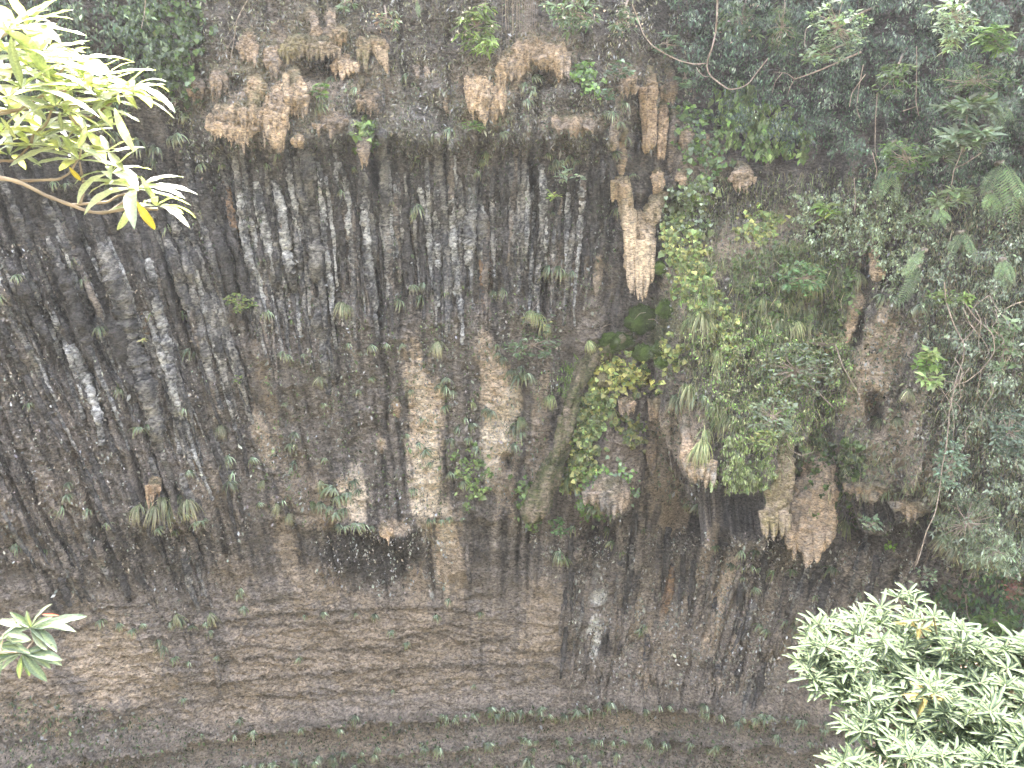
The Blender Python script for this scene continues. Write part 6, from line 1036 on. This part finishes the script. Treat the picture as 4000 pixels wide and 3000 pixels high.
for p in [[(-120, 1480, 2.9), (-40, 1430), (0, 1408), (50, 1410), (75, 1385), (66, 1356)], [(0, 1408), (8, 1370)], [(50, 1410), (80, 1400), (60, 1440)]]: wood(spr, org2, p, 2.8, 2.4, 1.4)
wood(spr, org2, [(-120, 1480, 2.9), (-160, 1700, 2.9), (-180, 2100, 2.8)], 2.9, 4, 6, 'stem')
# pale bush, lower right
BLV = leaf_variants(M_PALE, [(.038, .055, .037), (.048, .066, .044), (.028, .044, .028)], 'leaf', [.3, .7], .19)
YLV = leaf_variants(M_PALE, [(.11, .085, .03)], 'leaf', [.5], .2)
BPOLY = [(1718, 1425), (1745, 1400), (1748, 1352), (1775, 1330), (1795, 1335), (1850, 1325), (1880, 1318), (1925, 1285), (1950, 1276), (1975, 1290), (2000, 1325), (2040, 1345), (2075, 1350), (2100, 1368), (2130, 1392), (2165, 1388), (2212, 1385), (2330, 1390), (2330, 1760), (1800, 1760), (1785, 1650), (1850, 1640), (1870, 1605), (1838, 1588), (1825, 1560), (1845, 1530), (1830, 1500), (1800, 1495), (1770, 1500), (1762, 1480), (1735, 1445)]
org3 = at(2080, 2050, 4.3); bush = empty('leafy_bush', org3); tag(bush, 'pale green bush with whorls of narrow leaves filling the lower right corner', 'bush')
cand = []; r3 = np.random.default_rng(33)
ppx = poly_pts(BPOLY, 6000, 0, 0, 30, 3)
sel = []
for (u, v) in ppx:      # even, slightly clumped spacing of the shoot tips
    dmin = 17+7*noise2(np.array(u/60), np.array(v/60), 8)
    if all((u-a)**2+(v-b)**2 > dmin**2 for a, b in sel): sel.append((u, v))
st = []; tips3 = []
for k, (u, v) in enumerate(sel):
    dd = 4.7-.9*np.clip((v-1300)/460, 0, 1)+.35*noise2(np.array(u/70), np.array(v/50), 12)+r3.uniform(-.06, .06)
    if 1850 < u < 2212 and noise2(np.array(u/42.), np.array(v/42.), 15) > .30: continue       # gaps that show the dark inside
    c = rosette(bush, org3, u, v, dd, int(r3.integers(9, 14)), r3.uniform(30, 42), tilt=.3, seed=900+k, mes=BLV if r3.random() > .012 else YLV, stuff=st); tips3.append((u, v, dd))
for k in range(170):    # shaded inner shoots
    u, v = ppx[1000+k]; dd = 5.0-.8*np.clip((v-1300)/460, 0, 1)+r3.uniform(0, .2)
    rosette(bush, org3, u, v+16, dd, 8, 30, tilt=.1, seed=2000+k, mes=BLV, stuff=st)
st.sort(key=lambda s_: -s_[3])
vis = [s_ for s_ in st if 1700 < proj((s_[1]+org3)[None])[0][0] < 2205 and proj((s_[1]+org3)[None])[1][0] < 1655]
vis.sort(key=lambda s_: np.linalg.norm(s_[1]+org3-CAM)); top = vis[:290]; tid = {id(s_) for s_ in top}
for s_ in top:
    o = obj('leaf', s_[0], bush); m = np.eye(4); m[:3, :3] = s_[2]; m[:3, 3] = s_[1]; o.matrix_local = Matrix(m.tolist())
fb = Bag(); cache = {}
for s_ in st:
    if id(s_) in tid: continue
    me = s_[0]
    if me.name not in cache:
        n = len(me.vertices); co = np.empty(n*3); me.vertices.foreach_get('co', co); c = np.empty(n*4, np.float32); me.color_attributes['Col'].data.foreach_get('color', c)
        vi = np.empty(len(me.loops), int); me.loops.foreach_get('vertex_index', vi); cache[me.name] = (co.reshape(-1, 3), c.reshape(-1, 4)[:, :3], vi.reshape(-1, 4))
    co, c, q = cache[me.name]; fb.Q.append(q+fb.n); fb.V.append(co@s_[2].T+s_[1]); fb.C.append(c*r3.uniform(.8, 1.2)); fb.n += len(co)
o = fb.build('foliage', M_PALE, bush); o['kind'] = 'stuff'
fork = [(2060, 1700, 4.5), (1960, 1560, 4.75), (2140, 1560, 4.7), (1860, 1470, 4.85), (2040, 1440, 4.9)]
for (u, v, d) in fork: wood(bush, org3, [(2080, 2050, 4.3), ((2080+u)/2+20, (2050+v)/2, 4.5), (u, v, d)], 4.5, 9, 4, 'limb', mat=M_BARK)
for k, (u, v, d) in enumerate(tips3):
    if k % 2: continue
    f = min(fork, key=lambda f: (f[0]-u)**2+(f[1]-v)**2); wood(bush, org3, [f, ((f[0]+u)/2, (f[1]+v)/2+8, (f[2]+d)/2+.1), (u, v, d)], 4.6, 2.6, 1.3, 'twig')
wood(bush, org3, [(2080, 2050, 4.3), (2090, 2300, 4.2), (2080, 2700, 4.2)], 4.3, 12, 18, 'trunk', mat=M_BARK)
HAZE = True
if HAZE:
    m, N, L = new_mat('haze_air'); out = N.new('ShaderNodeOutputMaterial'); pv = N.new('ShaderNodeVolumePrincipled'); pv.inputs['Density'].default_value = .0005; pv.inputs['Color'].default_value = (.93, .96, 1, 1); pv.inputs['Anisotropy'].default_value = 0.2
    L.new(pv.outputs[0], out.inputs['Volume'])
    hb = Bag(); x0, x1, y0, y1, z0, z1 = -122, 122, -82, 122, -2.6, 34
    V = [(x, y, z) for x in (x0, x1) for y in (y0, y1) for z in (z0, z1)]
    hb.add(V, [[0, 1, 3, 2], [4, 6, 7, 5], [0, 4, 5, 1], [2, 3, 7, 6], [0, 2, 6, 4], [1, 5, 7, 3]], (1, 1, 1)); o = hb.build('haze', m, smooth=False); tag(o, 'thin pale mist in the gorge air', kind='stuff')
